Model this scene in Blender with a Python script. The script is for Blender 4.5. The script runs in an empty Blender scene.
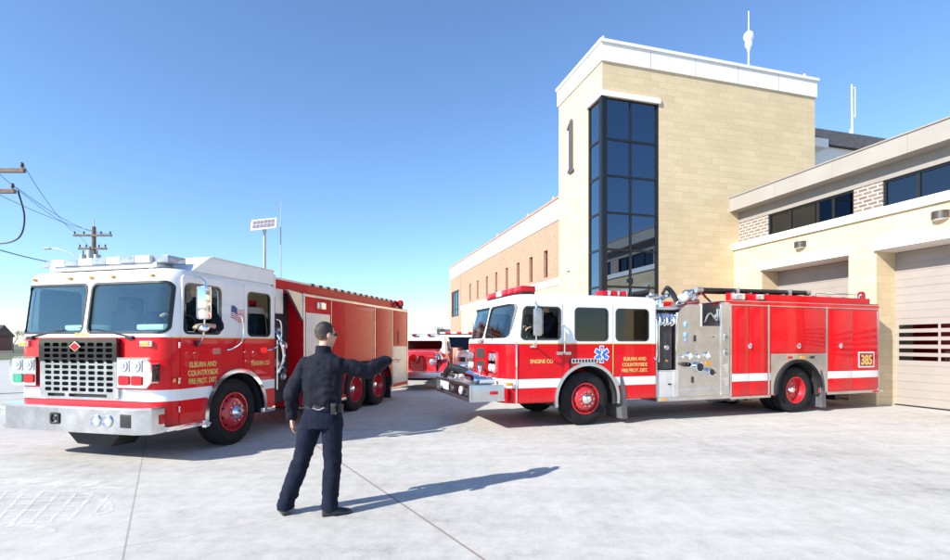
import bpy, bmesh, math, random
from mathutils import Vector, Matrix, noise
random.seed(7)
R = math.radians
PI = math.pi
scn = bpy.context.scene
C = scn.collection

# ------------------------------------------------------------------ materials
MATS = {}
def nt(name):
    m = bpy.data.materials.new(name); m.use_nodes = True
    n = m.node_tree.nodes; l = m.node_tree.links
    return m, n, l, n['Principled BSDF']
def ramp(n, l, src, stops):
    r = n.new('ShaderNodeValToRGB'); l.new(src, r.inputs[0])
    e = r.color_ramp.elements
    while len(e) < len(stops): e.new(0.5)
    for i, (p, c) in enumerate(stops):
        e[i].position = p; e[i].color = (c[0], c[1], c[2], 1) if len(c) == 3 else c
    return r
def coords(n): return n.new('ShaderNodeTexCoord').outputs['Object']
def noi(n, l, vec, sc, det=5, rough=.6):
    t = n.new('ShaderNodeTexNoise'); t.inputs['Scale'].default_value = sc
    t.inputs['Detail'].default_value = det; t.inputs['Roughness'].default_value = rough
    l.new(vec, t.inputs['Vector']); return t.outputs['Fac']
def mth(n, l, op, a, b=None, c=None):
    t = n.new('ShaderNodeMath'); t.operation = op
    for i, v in enumerate((a, b, c)):
        if v is None: continue
        if isinstance(v, (int, float)): t.inputs[i].default_value = v
        else: l.new(v, t.inputs[i])
    return t.outputs[0]
def mix(n, l, fac, a, b, mode='MIX'):
    t = n.new('ShaderNodeMix'); t.data_type = 'RGBA'; t.blend_type = mode
    def s(i, v):
        if isinstance(v, (int, float)): t.inputs[i].default_value = v
        elif isinstance(v, tuple): t.inputs[i].default_value = (*v[:3], 1)
        else: l.new(v, t.inputs[i])
    s(0, fac); s(6, a); s(7, b); return t.outputs[2]
def bump(n, l, b, h, st, dist=.01):
    t = n.new('ShaderNodeBump'); t.inputs['Strength'].default_value = st; t.inputs['Distance'].default_value = dist
    l.new(h, t.inputs['Height']); l.new(t.outputs[0], b.inputs['Normal'])
def pm(name, col, rough=.5, metal=0, coat=0, var=.12, vs=6, bst=0, bs=60, spec=.5, emit=None, es=0):
    m, n, l, b = nt(name); c = coords(n)
    f = noi(n, l, c, vs)
    lo = tuple(x*(1-var) for x in col); hi = tuple(min(1, x*(1+var)) for x in col)
    r = ramp(n, l, f, [(.3, lo), (.7, hi)]); l.new(r.outputs[0], b.inputs['Base Color'])
    b.inputs['Roughness'].default_value = rough; b.inputs['Metallic'].default_value = metal
    b.inputs['Coat Weight'].default_value = coat; b.inputs['Coat Roughness'].default_value = .03
    b.inputs['Specular IOR Level'].default_value = spec
    if bst: bump(n, l, b, noi(n, l, c, bs, 3), bst)
    if emit: b.inputs['Emission Color'].default_value = (*emit, 1); b.inputs['Emission Strength'].default_value = es
    MATS[name] = m; return m
RED = (.62, .004, .011); WHITE = (.80, .80, .79)
def livery(name, bands):           # bands: z thresholds where the paint changes, starting red
    m, n, l, b = nt(name); c = coords(n)
    s = n.new('ShaderNodeSeparateXYZ'); l.new(c, s.inputs[0]); z = s.outputs[2]
    fac = None
    for i, t in enumerate(bands):
        g = mth(n, l, 'GREATER_THAN', z, t)
        fac = g if fac is None else (mth(n, l, 'SUBTRACT', fac, g) if i % 2 else mth(n, l, 'ADD', fac, g))
    v = noi(n, l, c, 3)
    red = ramp(n, l, v, [(.3, (.60, .003, .008)), (.7, (.70, .004, .012))]).outputs[0]
    wh = ramp(n, l, v, [(.3, (.76, .76, .75)), (.7, (.82, .82, .81))]).outputs[0]
    col = mix(n, l, fac, red, wh)
    # road film: a little grey dust low on the body
    d = ramp(n, l, mth(n, l, 'ADD', z, mth(n, l, 'MULTIPLY', noi(n, l, c, 14), .35)), [(.55, (.28,)*3), (.85, (0,)*3)]).outputs[0]
    col = mix(n, l, mth(n, l, 'MULTIPLY', d, .55), col, (.30, .26, .23))
    l.new(col, b.inputs['Base Color'])
    b.inputs['Roughness'].default_value = .35
    b.inputs['Coat Weight'].default_value = .8; b.inputs['Coat Roughness'].default_value = .02; b.inputs['Specular IOR Level'].default_value = .15
    b.inputs['Coat IOR'].default_value = 1.32
    bump(n, l, b, noi(n, l, c, 2.2, 1), .06, .02)
    b.inputs['Normal'].links and l.new(b.inputs['Normal'].links[0].from_socket, b.inputs['Coat Normal'])
    MATS[name] = m; return m
def glassm(name, tint, ior=1.5, rough=0.0, gcol=(1, 1, 1)):
    m = bpy.data.materials.new(name); m.use_nodes = True; n = m.node_tree.nodes; l = m.node_tree.links
    n.remove(n['Principled BSDF'])
    tr = n.new('ShaderNodeBsdfTransparent'); tr.inputs[0].default_value = (*tint, 1)
    gl = n.new('ShaderNodeBsdfGlossy'); gl.inputs['Roughness'].default_value = rough; gl.inputs['Color'].default_value = (*gcol, 1)
    geo = n.new('ShaderNodeNewGeometry')
    dp = n.new('ShaderNodeVectorMath'); dp.operation = 'DOT_PRODUCT'
    l.new(geo.outputs['Normal'], dp.inputs[0]); l.new(geo.outputs['Incoming'], dp.inputs[1])
    co = mth(n, l, 'ABSOLUTE', dp.outputs['Value'])
    f0 = ((ior-1)/(ior+1))**2
    p5 = mth(n, l, 'POWER', mth(n, l, 'SUBTRACT', 1.0, co), 5.0)
    fac = mth(n, l, 'ADD', f0, mth(n, l, 'MULTIPLY', p5, 1-f0))
    mx = n.new('ShaderNodeMixShader'); l.new(fac, mx.inputs[0]); l.new(tr.outputs[0], mx.inputs[1]); l.new(gl.outputs[0], mx.inputs[2])
    l.new(mx.outputs[0], n['Material Output'].inputs[0])
    MATS[name] = m; return m
def blocks(name, c1, c2, mortar, bw, bh, ms=.004, offs=.5, bst=.25, noise_amt=.25):
    m, n, l, b = nt(name); c = coords(n)
    s = n.new('ShaderNodeSeparateXYZ'); l.new(c, s.inputs[0])
    cb = n.new('ShaderNodeCombineXYZ'); l.new(mth(n, l, 'ADD', s.outputs[0], s.outputs[1]), cb.inputs[0]); l.new(s.outputs[2], cb.inputs[1])
    t = n.new('ShaderNodeTexBrick'); l.new(cb.outputs[0], t.inputs['Vector'])
    t.inputs['Scale'].default_value = 1; t.inputs['Brick Width'].default_value = bw; t.inputs['Row Height'].default_value = bh
    t.inputs['Mortar Size'].default_value = ms; t.inputs['Mortar Smooth'].default_value = .3; t.offset = offs
    t.inputs['Bias'].default_value = 0
    t.inputs['Color1'].default_value = (*c1, 1); t.inputs['Color2'].default_value = (*c2, 1); t.inputs['Mortar'].default_value = (*mortar, 1)
    v = noi(n, l, c, .7, 6); v2 = noi(n, l, c, 9, 5)
    k = ramp(n, l, mth(n, l, 'ADD', mth(n, l, 'MULTIPLY', v, .6), mth(n, l, 'MULTIPLY', v2, .4)), [(.3, (1-noise_amt,)*3), (.7, (1, 1, 1))]).outputs[0]
    l.new(mix(n, l, 1.0, t.outputs[0], k, 'MULTIPLY'), b.inputs['Base Color'])
    b.inputs['Roughness'].default_value = .85
    bump(n, l, b, mth(n, l, 'SUBTRACT', mth(n, l, 'MULTIPLY', v2, .5), t.outputs['Fac']), bst, .01)
    MATS[name] = m; return m

liv_e = livery('engine_paint', (.79, .96, 1.64))
liv_t = livery('tender_paint', (.84, 1.00, 1.73))
liv_b = livery('body_paint', (.79, .96, 9.0))
MATS['body_paint'] = liv_b
pm('red', RED, .4, coat=.5, var=.08, spec=.15); MATS['red'].node_tree.nodes['Principled BSDF'].inputs['Coat IOR'].default_value = 1.27
pm('red_old', (.50, .012, .015), .3, coat=1, var=.15)
pm('white', WHITE, .35, coat=.6, var=.04)
pm('chrome', (.82, .83, .84), .08, 1, var=.05)
pm('steel', (.62, .62, .62), .32, 1, var=.12, vs=3)
pm('dull_steel', (.50, .50, .49), .42, .85, var=.2, vs=5)
pm('light_panel', (.66, .65, .63), .4, .35, var=.08)
pm('rubber', (.017, .017, .018), .8, var=.35, bst=.2, spec=.2)
pm('flap', (.10, .10, .105), .6, var=.2)
pm('black', (.015, .015, .017), .45, var=.2)
pm('gloss_black', (.012, .012, .014), .12, coat=.5, var=.2)
pm('under', (.02, .02, .021), .7, var=.3)
pm('rim_red', (.55, .012, .022), .3, coat=.8, var=.1)
pm('seat', (.16, .17, .18), .8, var=.2)
pm('interior', (.50, .54, .54), .8, var=.1)
pm('interior_dark', (.06, .065, .07), .8, var=.1)
pm('gold', (.74, .53, .15), .4, .15, var=.1)
pm('blue', (.03, .16, .62), .4, coat=.5, var=.1)
pm('reflection_blue', (.22, .38, .60), .3, coat=.5, var=.3)  # a reflection on the pump panel, put into the colour
pm('navy_mark', (.03, .05, .22), .5, var=.1)
pm('lens_red', (.50, .004, .012), .25, coat=.5, var=.15, spec=.2)
pm('lens_red_dark', (.28, .005, .012), .1, coat=1, var=.3, vs=30)
pm('lens_clear', (.62, .68, .74), .08, .25, coat=1, var=.3, vs=25)
pm('lens_smoke', (.30, .33, .42), .15, .2, coat=1, var=.3, vs=20)
pm('lens_green', (.01, .28, .16), .1, coat=1, var=.2)
pm('lens_amber', (.75, .30, .02), .15, coat=1, var=.2)
pm('lamp', (.70, .72, .75), .14, .75, coat=1, var=.1, vs=8)
pm('hose', (.014, .016, .018), .5, var=.3)
pm('dark_curtain', (.035, .035, .04), .5, var=.3)
pm('trim_white', (.78, .77, .74), .7, var=.05, vs=1.2)
pm('fascia', (.32, .295, .26), .65, var=.06, vs=1)
pm('frieze', (.275, .25, .222), .7, var=.06)
pm('mullion', (.012, .013, .015), .35, var=.1)
pm('numeral', (.16, .15, .17), .35, .6, var=.1)
pm('cab_inside', (.45,.46,.46), .8)
pm('bronze', (.09, .08, .075), .4, .5, var=.2)
pm('door_beige', (.315, .28, .25), .5, var=.05, vs=2)
pm('dark_roof', (.06, .058, .062), .8, var=.3, vs=4)
pm('concrete_floor', (.2, .2, .2), .8)
pm('wood_pole', (.16, .12, .09), .85, var=.3, vs=10)
pm('wire', (.03, .03, .032), .6)
pm('galv', (.38, .39, .40), .5, .6, var=.1)
pm('solar', (.20, .17, .20), .2, coat=1, var=.3, vs=20)
pm('navy', (.006, .007, .015), .82, var=.3, vs=12, bst=.5, bs=160, spec=.25)
pm('navy_trouser', (.007, .010, .024), .85, var=.3, vs=9, bst=.5, bs=200, spec=.2)
pm('shoe', (.012, .012, .013), .25, coat=.4)
pm('skin', (.56, .30, .21), .5, var=.1, vs=20)
pm('hair', (.028, .020, .016), .6, var=.5, vs=120, bst=.8, bs=300)
pm('hi_vis', (.50, .75, .05), .7, var=.1)
pm('bark', (.12, .09, .075), .9, var=.3, vs=12)
pm('twig', (.17, .085, .07), .9, var=.3)
pm('grass', (.12, .12, .06), .95, var=.35, vs=.3)
pm('asphalt', (.06, .06, .062), .9, var=.25, vs=1)
pm('siding', (.42, .40, .38), .8, var=.1)
pm('siding_red', (.28, .10, .08), .8, var=.1)
pm('shingle', (.10, .085, .08), .9, var=.3)
pm('car_silver', (.45, .47, .5), .3, .6, coat=.8)
pm('car_dark', (.03, .035, .045), .3, coat=1)
pm('ambulance_blue', (.20, .34, .55), .35, coat=.7)
glassm('glass_cab', (.80, .92, .92), 1.75, gcol=(.9, .97, 1))
glassm('glass_side', (.10, .125, .13), 1.6)
glassm('glass_tower', (.13, .17, .23), 2.7, gcol=(.62, .78, 1))
glassm('glass_strip', (.10, .12, .14), 2.0, gcol=(.75, .8, .9))
glassm('glass_left', (.10, .14, .18), 4.0, gcol=(.75, .9, 1))  # left-face copy of the tower glass, sky sheen put into its reflection tint
blocks('stone', (.715, .572, .355), (.645, .508, .305), (.58, .47, .31), .62, .215, .006, noise_amt=.17, bst=.5)
blocks('brick', (.52, .265, .165), (.45, .22, .14), (.52, .35, .25), .30, .10, .012, noise_amt=.12)
blocks('brick_pier', (.24, .17, .13), (.16, .11, .09), (.44, .40, .36), .26, .105, .022, noise_amt=.1)

# uniform: tread plate, brushed pump panel
def treadplate():
    m, n, l, b = nt('tread'); c = coords(n)
    t = n.new('ShaderNodeTexVoronoi'); t.inputs['Scale'].default_value = 34; l.new(c, t.inputs['Vector'])
    b.inputs['Base Color'].default_value = (.62, .62, .63, 1); b.inputs['Metallic'].default_value = .9; b.inputs['Roughness'].default_value = .3
    bump(n, l, b, t.outputs['Distance'], .5, .006); MATS['tread'] = m
treadplate()
pm('chrome_reflect_mottle', (.60, .61, .62), .16, 1, var=.22, vs=4, bst=.12, bs=5)  # mottled tone and ripple stand in for broken reflections in the chrome
def mesh_grille():
    m, n, l, b = nt('grille_mesh'); c = coords(n)
    t = n.new('ShaderNodeTexChecker'); t.inputs['Scale'].default_value = 90; l.new(c, t.inputs['Vector'])
    t.inputs['Color1'].default_value = (.02, .02, .02, 1); t.inputs['Color2'].default_value = (.16, .16, .16, 1)
    l.new(t.outputs[0], b.inputs['Base Color']); b.inputs['Metallic'].default_value = .5; b.inputs['Roughness'].default_value = .4
    MATS['grille_mesh'] = m
mesh_grille()
def hairfade():
    m, n, l, b = nt('hair_fade'); c = coords(n)
    s = n.new('ShaderNodeSeparateXYZ'); l.new(c, s.inputs[0])
    k = mth(n, l, 'ADD', s.outputs[2], mth(n, l, 'MULTIPLY', noi(n, l, c, 60), .012))
    r = ramp(n, l, mth(n, l, 'MULTIPLY', mth(n, l, 'ADD', k, .06), 6.0), [(.0, (.40, .22, .155)), (.25, (.13, .08, .06)), (.62, (.025, .018, .014))])
    l.new(r.outputs[0], b.inputs['Base Color']); b.inputs['Roughness'].default_value = .6
    bump(n, l, b, noi(n, l, c, 260, 2), .8, .003); MATS['hair_fade'] = m
hairfade()
def concrete():
    m, n, l, b = nt('apron_concrete'); c = coords(n)
    s = n.new('ShaderNodeSeparateXYZ'); l.new(c, s.inputs[0]); x, y = s.outputs[0], s.outputs[1]
    u = mth(n, l, 'ADD', mth(n, l, 'MULTIPLY', x, .847), mth(n, l, 'MULTIPLY', y, .531))
    v = mth(n, l, 'ADD', mth(n, l, 'MULTIPLY', x, -.531), mth(n, l, 'MULTIPLY', y, .847))
    # slab-wise tone
    big = noi(n, l, c, .22, 4, .55)
    mp = n.new('ShaderNodeMapping'); l.new(c, mp.inputs[0]); mp.inputs['Rotation'].default_value = (0, 0, R(-14)); mp.inputs['Scale'].default_value = (.35, 1.5, 1)
    st = noi(n, l, mp.outputs[0], 1.1, 9, .62)
    mp2 = n.new('ShaderNodeMapping'); l.new(c, mp2.inputs[0]); mp2.inputs['Rotation'].default_value = (0, 0, R(20)); mp2.inputs['Scale'].default_value = (1.6, .30, 1)
    st2 = noi(n, l, mp2.outputs[0], 1.7, 9, .7)
    fine = noi(n, l, c, 45, 6, .7)
    mid = noi(n, l, c, 5.5, 8, .68)
    k = mth(n, l, 'ADD', mth(n, l, 'ADD', mth(n, l, 'MULTIPLY', big, .20), mth(n, l, 'MULTIPLY', mid, .27)), mth(n, l, 'MULTIPLY', st, .20))
    k = mth(n, l, 'ADD', k, mth(n, l, 'MULTIPLY', st2, .15)); k = mth(n, l, 'ADD', k, mth(n, l, 'MULTIPLY', fine, .18))
    col = ramp(n, l, k, [(.39, (.30, .288, .260)), (.455, (.425, .410, .374)), (.52, (.505, .488, .448)), (.60, (.58, .562, .52))]).outputs[0]
    # small dark pits and stains
    sp = ramp(n, l, noi(n, l, c, 9, 8, .75), [(.66, (0,)*3), (.74, (1,)*3)]).outputs[0]
    zone = ramp(n, l, noi(n, l, c, .55, 3), [(.52, (0,)*3), (.64, (1,)*3)]).outputs[0]
    col = mix(n, l, mth(n, l, 'MULTIPLY', mth(n, l, 'MULTIPLY', sp, zone), .35), col, (.25, .24, .23))
    # faint tyre sweeps
    rr_ = n.new('ShaderNodeTexWave'); rr_.wave_type = 'RINGS'; rr_.inputs['Scale'].default_value = .32; rr_.inputs['Distortion'].default_value = 1.2; rr_.inputs['Detail'].default_value = 3
    mp3 = n.new('ShaderNodeMapping'); l.new(c, mp3.inputs[0]); mp3.inputs['Location'].default_value = (-6, 3, 0); l.new(mp3.outputs[0], rr_.inputs['Vector'])
    tw = ramp(n, l, rr_.outputs['Fac'], [(.90, (0,)*3), (.99, (1,)*3)]).outputs[0]
    col = mix(n, l, mth(n, l, 'MULTIPLY', mth(n, l, 'MULTIPLY', tw, st), .22), col, (.34, .33, .33))
    # joints: sawn lines across the slabs
    def line(co, pos, w, per=None):
        d = mth(n, l, 'SUBTRACT', co, pos)
        if per: d = mth(n, l, 'PINGPONG', mth(n, l, 'ABSOLUTE', d), per/2)
        return mth(n, l, 'LESS_THAN', mth(n, l, 'ABSOLUTE', d), w)
    j1 = line(u, 2.06, .011); j2 = line(u, -.27, .008)
    j3 = line(u, 8.6, .007, 6.5*2)
    j4 = line(v, 14.2, .007, 9.3)
    col = mix(n, l, mth(n, l, 'MULTIPLY', j2, .5), col, (.16, .15, .145))
    col = mix(n, l, mth(n, l, 'MULTIPLY', j4, .4), col, (.22, .20, .19))
    col = mix(n, l, mth(n, l, 'MULTIPLY', j1, .8), col, (.24, .16, .13))
    vo = n.new('ShaderNodeTexVoronoi'); vo.feature = 'DISTANCE_TO_EDGE'; vo.inputs['Scale'].default_value = .16
    wv = n.new('ShaderNodeVectorMath'); wv.operation = 'ADD'; nz = n.new('ShaderNodeTexNoise'); nz.inputs['Scale'].default_value = 1.3; nz.inputs['Detail'].default_value = 8; l.new(c, nz.inputs['Vector'])
    l.new(c, wv.inputs[0]); l.new(nz.outputs['Color'], wv.inputs[1]); l.new(wv.outputs[0], vo.inputs['Vector'])
    ck = mth(n, l, 'MULTIPLY', mth(n, l, 'LESS_THAN', vo.outputs[0], .0011), zone)
    col = mix(n, l, mth(n, l, 'MULTIPLY', ck, .55), col, (.20, .19, .18))
    # oil drips and tyre scuffs
    od = ramp(n, l, noi(n, l, c, 2.6, 4, .55), [(.68, (0,)*3), (.78, (1,)*3)]).outputs[0]
    col = mix(n, l, mth(n, l, 'MULTIPLY', od, .22), col, (.26, .25, .24))
    l.new(col, b.inputs['Base Color']); b.inputs['Roughness'].default_value = .8; b.inputs['Specular IOR Level'].default_value = .35
    br = n.new('ShaderNodeTexWave'); br.bands_direction = 'X'; br.inputs['Scale'].default_value = 9; br.inputs['Distortion'].default_value = 3; br.inputs['Detail'].default_value = 3
    mp4 = n.new('ShaderNodeMapping'); l.new(c, mp4.inputs[0]); mp4.inputs['Rotation'].default_value = (0, 0, R(8)); l.new(mp4.outputs[0], br.inputs['Vector'])
    bump(n, l, b, mth(n, l, 'ADD', mth(n, l, 'MULTIPLY', br.outputs['Fac'], .06), mth(n, l, 'MULTIPLY', fine, .8)), .5, .004)
    MATS['apron_concrete'] = m
concrete()
def pale_mark():
    m, n, l, b = nt('pale_mark'); c = coords(n)
    b.inputs['Base Color'].default_value = (.78, .77, .73, 1); b.inputs['Roughness'].default_value = .9
    a = ramp(n, l, noi(n, l, c, 5, 8, .75), [(.36, (0,)*3), (.62, (.62,)*3)]).outputs[0]
    l.new(a, b.inputs['Alpha']); MATS['pale_mark'] = m
pale_mark()

# ------------------------------------------------------------------ mesh helpers
def rr(u0, u1, v0, v1, r, n=5):
    p = []
    for cx, cy, a0 in ((u1-r, v0+r, -90), (u1-r, v1-r, 0), (u0+r, v1-r, 90), (u0+r, v0+r, 180)):
        for i in range(n+1):
            a = R(a0 + 90*i/n); p.append((cx+r*math.cos(a), cy+r*math.sin(a)))
    return p
def P3(u, v, a, plane): return {'xz': (u, a, v), 'yz': (a, u, v), 'xy': (u, v, a)}[plane]
class MB:
    def __init__(s): s.bm = bmesh.new()
    def box(s, x0, x1, y0, y1, z0, z1, bev=0):
        x0, x1 = sorted((x0, x1)); y0, y1 = sorted((y0, y1)); z0, z1 = sorted((z0, z1))
        v = [s.bm.verts.new((x, y, z)) for x in (x0, x1) for y in (y0, y1) for z in (z0, z1)]
        fs = [s.bm.faces.new([v[i] for i in q]) for q in ((0, 1, 3, 2), (4, 6, 7, 5), (0, 4, 5, 1), (2, 3, 7, 6), (0, 2, 6, 4), (1, 5, 7, 3))]
        if bev:
            es = list({e for f in fs for e in f.edges})
            bmesh.ops.bevel(s.bm, geom=es, offset=bev, segments=2, affect='EDGES', profile=.6)
        return s
    def prism(s, poly, plane, a0, a1):
        A = [s.bm.verts.new(P3(u, v, a0, plane)) for u, v in poly]; B = [s.bm.verts.new(P3(u, v, a1, plane)) for u, v in poly]
        s.bm.faces.new(A); s.bm.faces.new(B[::-1]); n = len(A)
        for i in range(n): s.bm.faces.new([A[i], B[i], B[(i+1) % n], A[(i+1) % n]])
        return s
    def ring(s, po, pi_, plane, a0, a1):
        L = [[s.bm.verts.new(P3(u, v, a, plane)) for u, v in p] for a in (a0, a1) for p in (po, pi_)]
        n = len(po)
        for i in range(n):
            j = (i+1) % n
            for a, b in ((0, 1), (1, 3), (3, 2), (2, 0)): s.bm.faces.new([L[a][i], L[b][i], L[b][j], L[a][j]])
        return s
    def arc(s, cx, cz, r0, r1, a0, a1, y0, y1, n=20):
        o = [(cx+r1*math.cos(R(a0+(a1-a0)*i/n)), cz+r1*math.sin(R(a0+(a1-a0)*i/n))) for i in range(n+1)]
        i_ = [(cx+r0*math.cos(R(a0+(a1-a0)*i/n)), cz+r0*math.sin(R(a0+(a1-a0)*i/n))) for i in range(n+1)]
        return s.strip_pairs(o, i_, 'xz', y0, y1)
    def strip_pairs(s, o, i_, plane, a0, a1):
        L = [[s.bm.verts.new(P3(u, v, a, plane)) for u, v in p] for a in (a0, a1) for p in (o, i_)]
        n = len(o)
        for i in range(n-1):
            for a, b in ((0, 1), (1, 3), (3, 2), (2, 0)): s.bm.faces.new([L[a][i], L[b][i], L[b][i+1], L[a][i+1]])
        for k in (0, n-1): s.bm.faces.new([L[0][k], L[1][k], L[3][k], L[2][k]])
        return s
    def loft(s, secs, cap=True):
        Ls = [[s.bm.verts.new(p) for p in sec] for sec in secs]; n = len(Ls[0])
        for a, b in zip(Ls, Ls[1:]):
            for i in range(n): s.bm.faces.new([a[i], a[(i+1) % n], b[(i+1) % n], b[i]])
        if cap: s.bm.faces.new(Ls[0][::-1]); s.bm.faces.new(Ls[-1])
        return s
    def cyl(s, p, q, r, r2=None, n=14, cap=True):
        p, q = Vector(p), Vector(q); r2 = r if r2 is None else r2
        d = (q-p).normalized(); a = d.orthogonal().normalized(); b = d.cross(a)
        f = lambda c, k: [c+(a*math.cos(2*PI*i/n)+b*math.sin(2*PI*i/n))*k for i in range(n)]
        return s.loft([f(p, r), f(q, r2)], cap)
    def tube(s, pts, r, n=8):
        pts = [Vector(p) for p in pts]; secs = []; a = None
        for i, p in enumerate(pts):
            d = (pts[min(i+1, len(pts)-1)]-pts[max(i-1, 0)]).normalized()
            a = d.orthogonal().normalized() if a is None else (a-d*a.dot(d)).normalized()
            b = d.cross(a); k = r[i] if isinstance(r, (list, tuple)) else r
            secs.append([p+(a*math.cos(2*PI*j/n)+b*math.sin(2*PI*j/n))*k for j in range(n)])
        return s.loft(secs)
    def lathe(s, o, axis, prof, n=32, cap=True):
        o = Vector(o); d = Vector(axis).normalized(); a = d.orthogonal().normalized(); b = d.cross(a)
        secs = [[o+d*h+(a*math.cos(2*PI*i/n)+b*math.sin(2*PI*i/n))*r for i in range(n)] for r, h in prof]
        return s.loft(secs, cap)
    def ball(s, c, r, n=12, rot=None):
        r = (r, r, r) if isinstance(r, (int, float)) else r
        m = Matrix.Translation(Vector(c)) @ (rot.to_4x4() if rot else Matrix.Identity(4)) @ Matrix.Diagonal((*r, 1))
        bmesh.ops.create_uvsphere(s.bm, u_segments=n*2, v_segments=n, radius=1, matrix=m); return s
    def cap(s, p, q, r1, r2=None, n=14):
        r2 = r1 if r2 is None else r2
        s.cyl(p, q, r1, r2, n); s.ball(p, r1, 8); s.ball(q, r2, 8); return s
    def mesh(s, name, ang=35):
        bmesh.ops.recalc_face_normals(s.bm, faces=s.bm.faces)
        me = bpy.data.meshes.new(name); s.bm.to_mesh(me); s.bm.free()
        if ang: me.shade_smooth(); me.set_sharp_from_angle(angle=R(ang))
        return me
    def build(s, name, mat, parent=None, ang=35, label=None):
        o = bpy.data.objects.new(name, s.mesh(name, ang)); C.objects.link(o)
        o.data.materials.append(MATS[mat])
        if parent: o.parent = parent
        if label: o['label'] = label
        return o
def build_each(mb, name, mat, parent, ang=35):
    """every loose piece of the mesh becomes a part of its own"""
    bm = mb.bm; left = set(bm.verts); out = []
    while left:
        st = [left.pop()]; isl = {st[0]}
        while st:
            v = st.pop()
            for e in v.link_edges:
                w_ = e.other_vert(v)
                if w_ in left: left.discard(w_); isl.add(w_); st.append(w_)
        k = MB(); mp = {v: k.bm.verts.new(v.co) for v in isl}
        for f in {f for v in isl for f in v.link_faces}: k.bm.faces.new([mp[v] for v in f.verts])
        out.append(k.build(name, mat, parent, ang))
    bm.free(); return out
def copy_mb(mb):
    k = MB(); k.bm.free(); k.bm = mb.bm.copy(); return k
def boolean(o, cutter_mb, op='DIFFERENCE'):
    c = bpy.data.objects.new('cut', cutter_mb.mesh('cut', 0)); C.objects.link(c)
    par = o.parent; o.parent = None
    md = o.modifiers.new('b', 'BOOLEAN'); md.operation = op; md.object = c; md.solver = 'EXACT'
    dg = bpy.context.evaluated_depsgraph_get(); dg.update()
    me = bpy.data.meshes.new_from_object(o.evaluated_get(dg))
    o.modifiers.clear(); old = o.data; nm = old.name; mats = list(old.materials); o.data = me; bpy.data.meshes.remove(old); me.name = nm
    me.materials.clear()
    for m in mats: me.materials.append(m)
    bpy.data.objects.remove(c, do_unlink=True)
    me.shade_smooth(); me.set_sharp_from_angle(angle=R(30)); o.parent = par
    return o
def remesh(o, vox, it=3, fold=None):
    par = o.parent; o.parent = None
    md = o.modifiers.new('r', 'REMESH'); md.mode = 'VOXEL'; md.voxel_size = vox
    sm = o.modifiers.new('s', 'SMOOTH'); sm.iterations = it; sm.factor = .5
    dg = bpy.context.evaluated_depsgraph_get(); dg.update()
    me = bpy.data.meshes.new_from_object(o.evaluated_get(dg)); mats = list(o.data.materials); o.modifiers.clear(); o.data = me
    me.materials.clear()
    for m in mats: me.materials.append(m)
    if fold:
        ns = [v.normal.copy() for v in me.vertices]
        for v, nn in zip(me.vertices, ns): v.co += nn*fold(v.co)
    me.shade_smooth(); o.parent = par; return o
def thing(name, label, cat, loc=(0, 0, 0), rz=0, group=None):
    o = bpy.data.objects.new(name, None); C.objects.link(o); o.location = loc; o.rotation_euler = (0, 0, rz); o.empty_display_size = .2
    return tag(o, label, cat, group)
def tag(o, label, cat, group=None, kind=None):
    if label: o['label'] = label
    if cat: o['category'] = cat
    if group: o['group'] = group
    if kind: o['kind'] = kind
    return o
def text(name, s, size, pos, parent, mat='gold', facing='side', bold=.022, ext=.0015, sx=.85, align='CENTER', label=None):
    cu = bpy.data.curves.new(name, 'FONT'); cu.body = s; cu.size = size; cu.align_x = align; cu.offset = bold*size; cu.extrude = ext; cu.space_line = .95
    t = bpy.data.objects.new('t', cu); C.objects.link(t)
    dg = bpy.context.evaluated_depsgraph_get(); dg.update()
    me = bpy.data.meshes.new_from_object(t.evaluated_get(dg)); bpy.data.objects.remove(t, do_unlink=True)
    ax = {'side': ((sx, 0, 0), (0, 0, 1), (0, -1, 0)), 'front': ((0, -sx, 0), (0, 0, 1), (-1, 0, 0))}[facing]
    M = Matrix((ax[0], ax[1], ax[2])).transposed().to_4x4(); M.translation = Vector(pos)
    me.transform(M); me.name = name
    me.materials.clear(); me.materials.append(MATS[mat])
    o = bpy.data.objects.new(name, me); C.objects.link(o); o.parent = parent
    if label: o['label'] = label
    return o

# ------------------------------------------------------------------ world, sun, camera
AZ = (-.812, -.584); EL = R(32)                        # direction towards the sun
w = bpy.data.worlds.new('World'); scn.world = w; w.use_nodes = True
wn, wl = w.node_tree.nodes, w.node_tree.links
sky = wn.new('ShaderNodeTexSky'); sky.sky_type = 'NISHITA'; sky.sun_disc = False
sky.sun_elevation = EL; sky.sun_rotation = math.atan2(AZ[0], AZ[1]); sky.air_density = 1.0; sky.dust_density = 0; sky.ozone_density = 6.0
wl.new(sky.outputs[0], wn['Background'].inputs[0]); wn['Background'].inputs[1].default_value = .145
sl = bpy.data.lights.new('sun', 'SUN'); sl.energy = 5.0; sl.angle = R(.5); sl.color = (1, .955, .88)
so = bpy.data.objects.new('sun', sl); C.objects.link(so)
sd = Vector((AZ[0]*math.cos(EL), AZ[1]*math.cos(EL), math.sin(EL)))
so.rotation_euler = sd.to_track_quat('Z', 'Y').to_euler()
cam = bpy.data.cameras.new('camera'); co = bpy.data.objects.new('camera', cam); C.objects.link(co); scn.camera = co
co.location = (0, 0, 1.65); co.rotation_euler = (R(90), 0, 0)
cam.sensor_width = 36; cam.lens = 495/950*36; cam.shift_y = (343-280)/950; cam.clip_end = 2000; cam.clip_start = .05
scn.view_settings.view_transform = 'Standard'; scn.view_settings.look = 'None'; scn.view_settings.exposure = .78; scn.view_settings.gamma = 1
scn.cycles.max_bounces = 8

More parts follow.
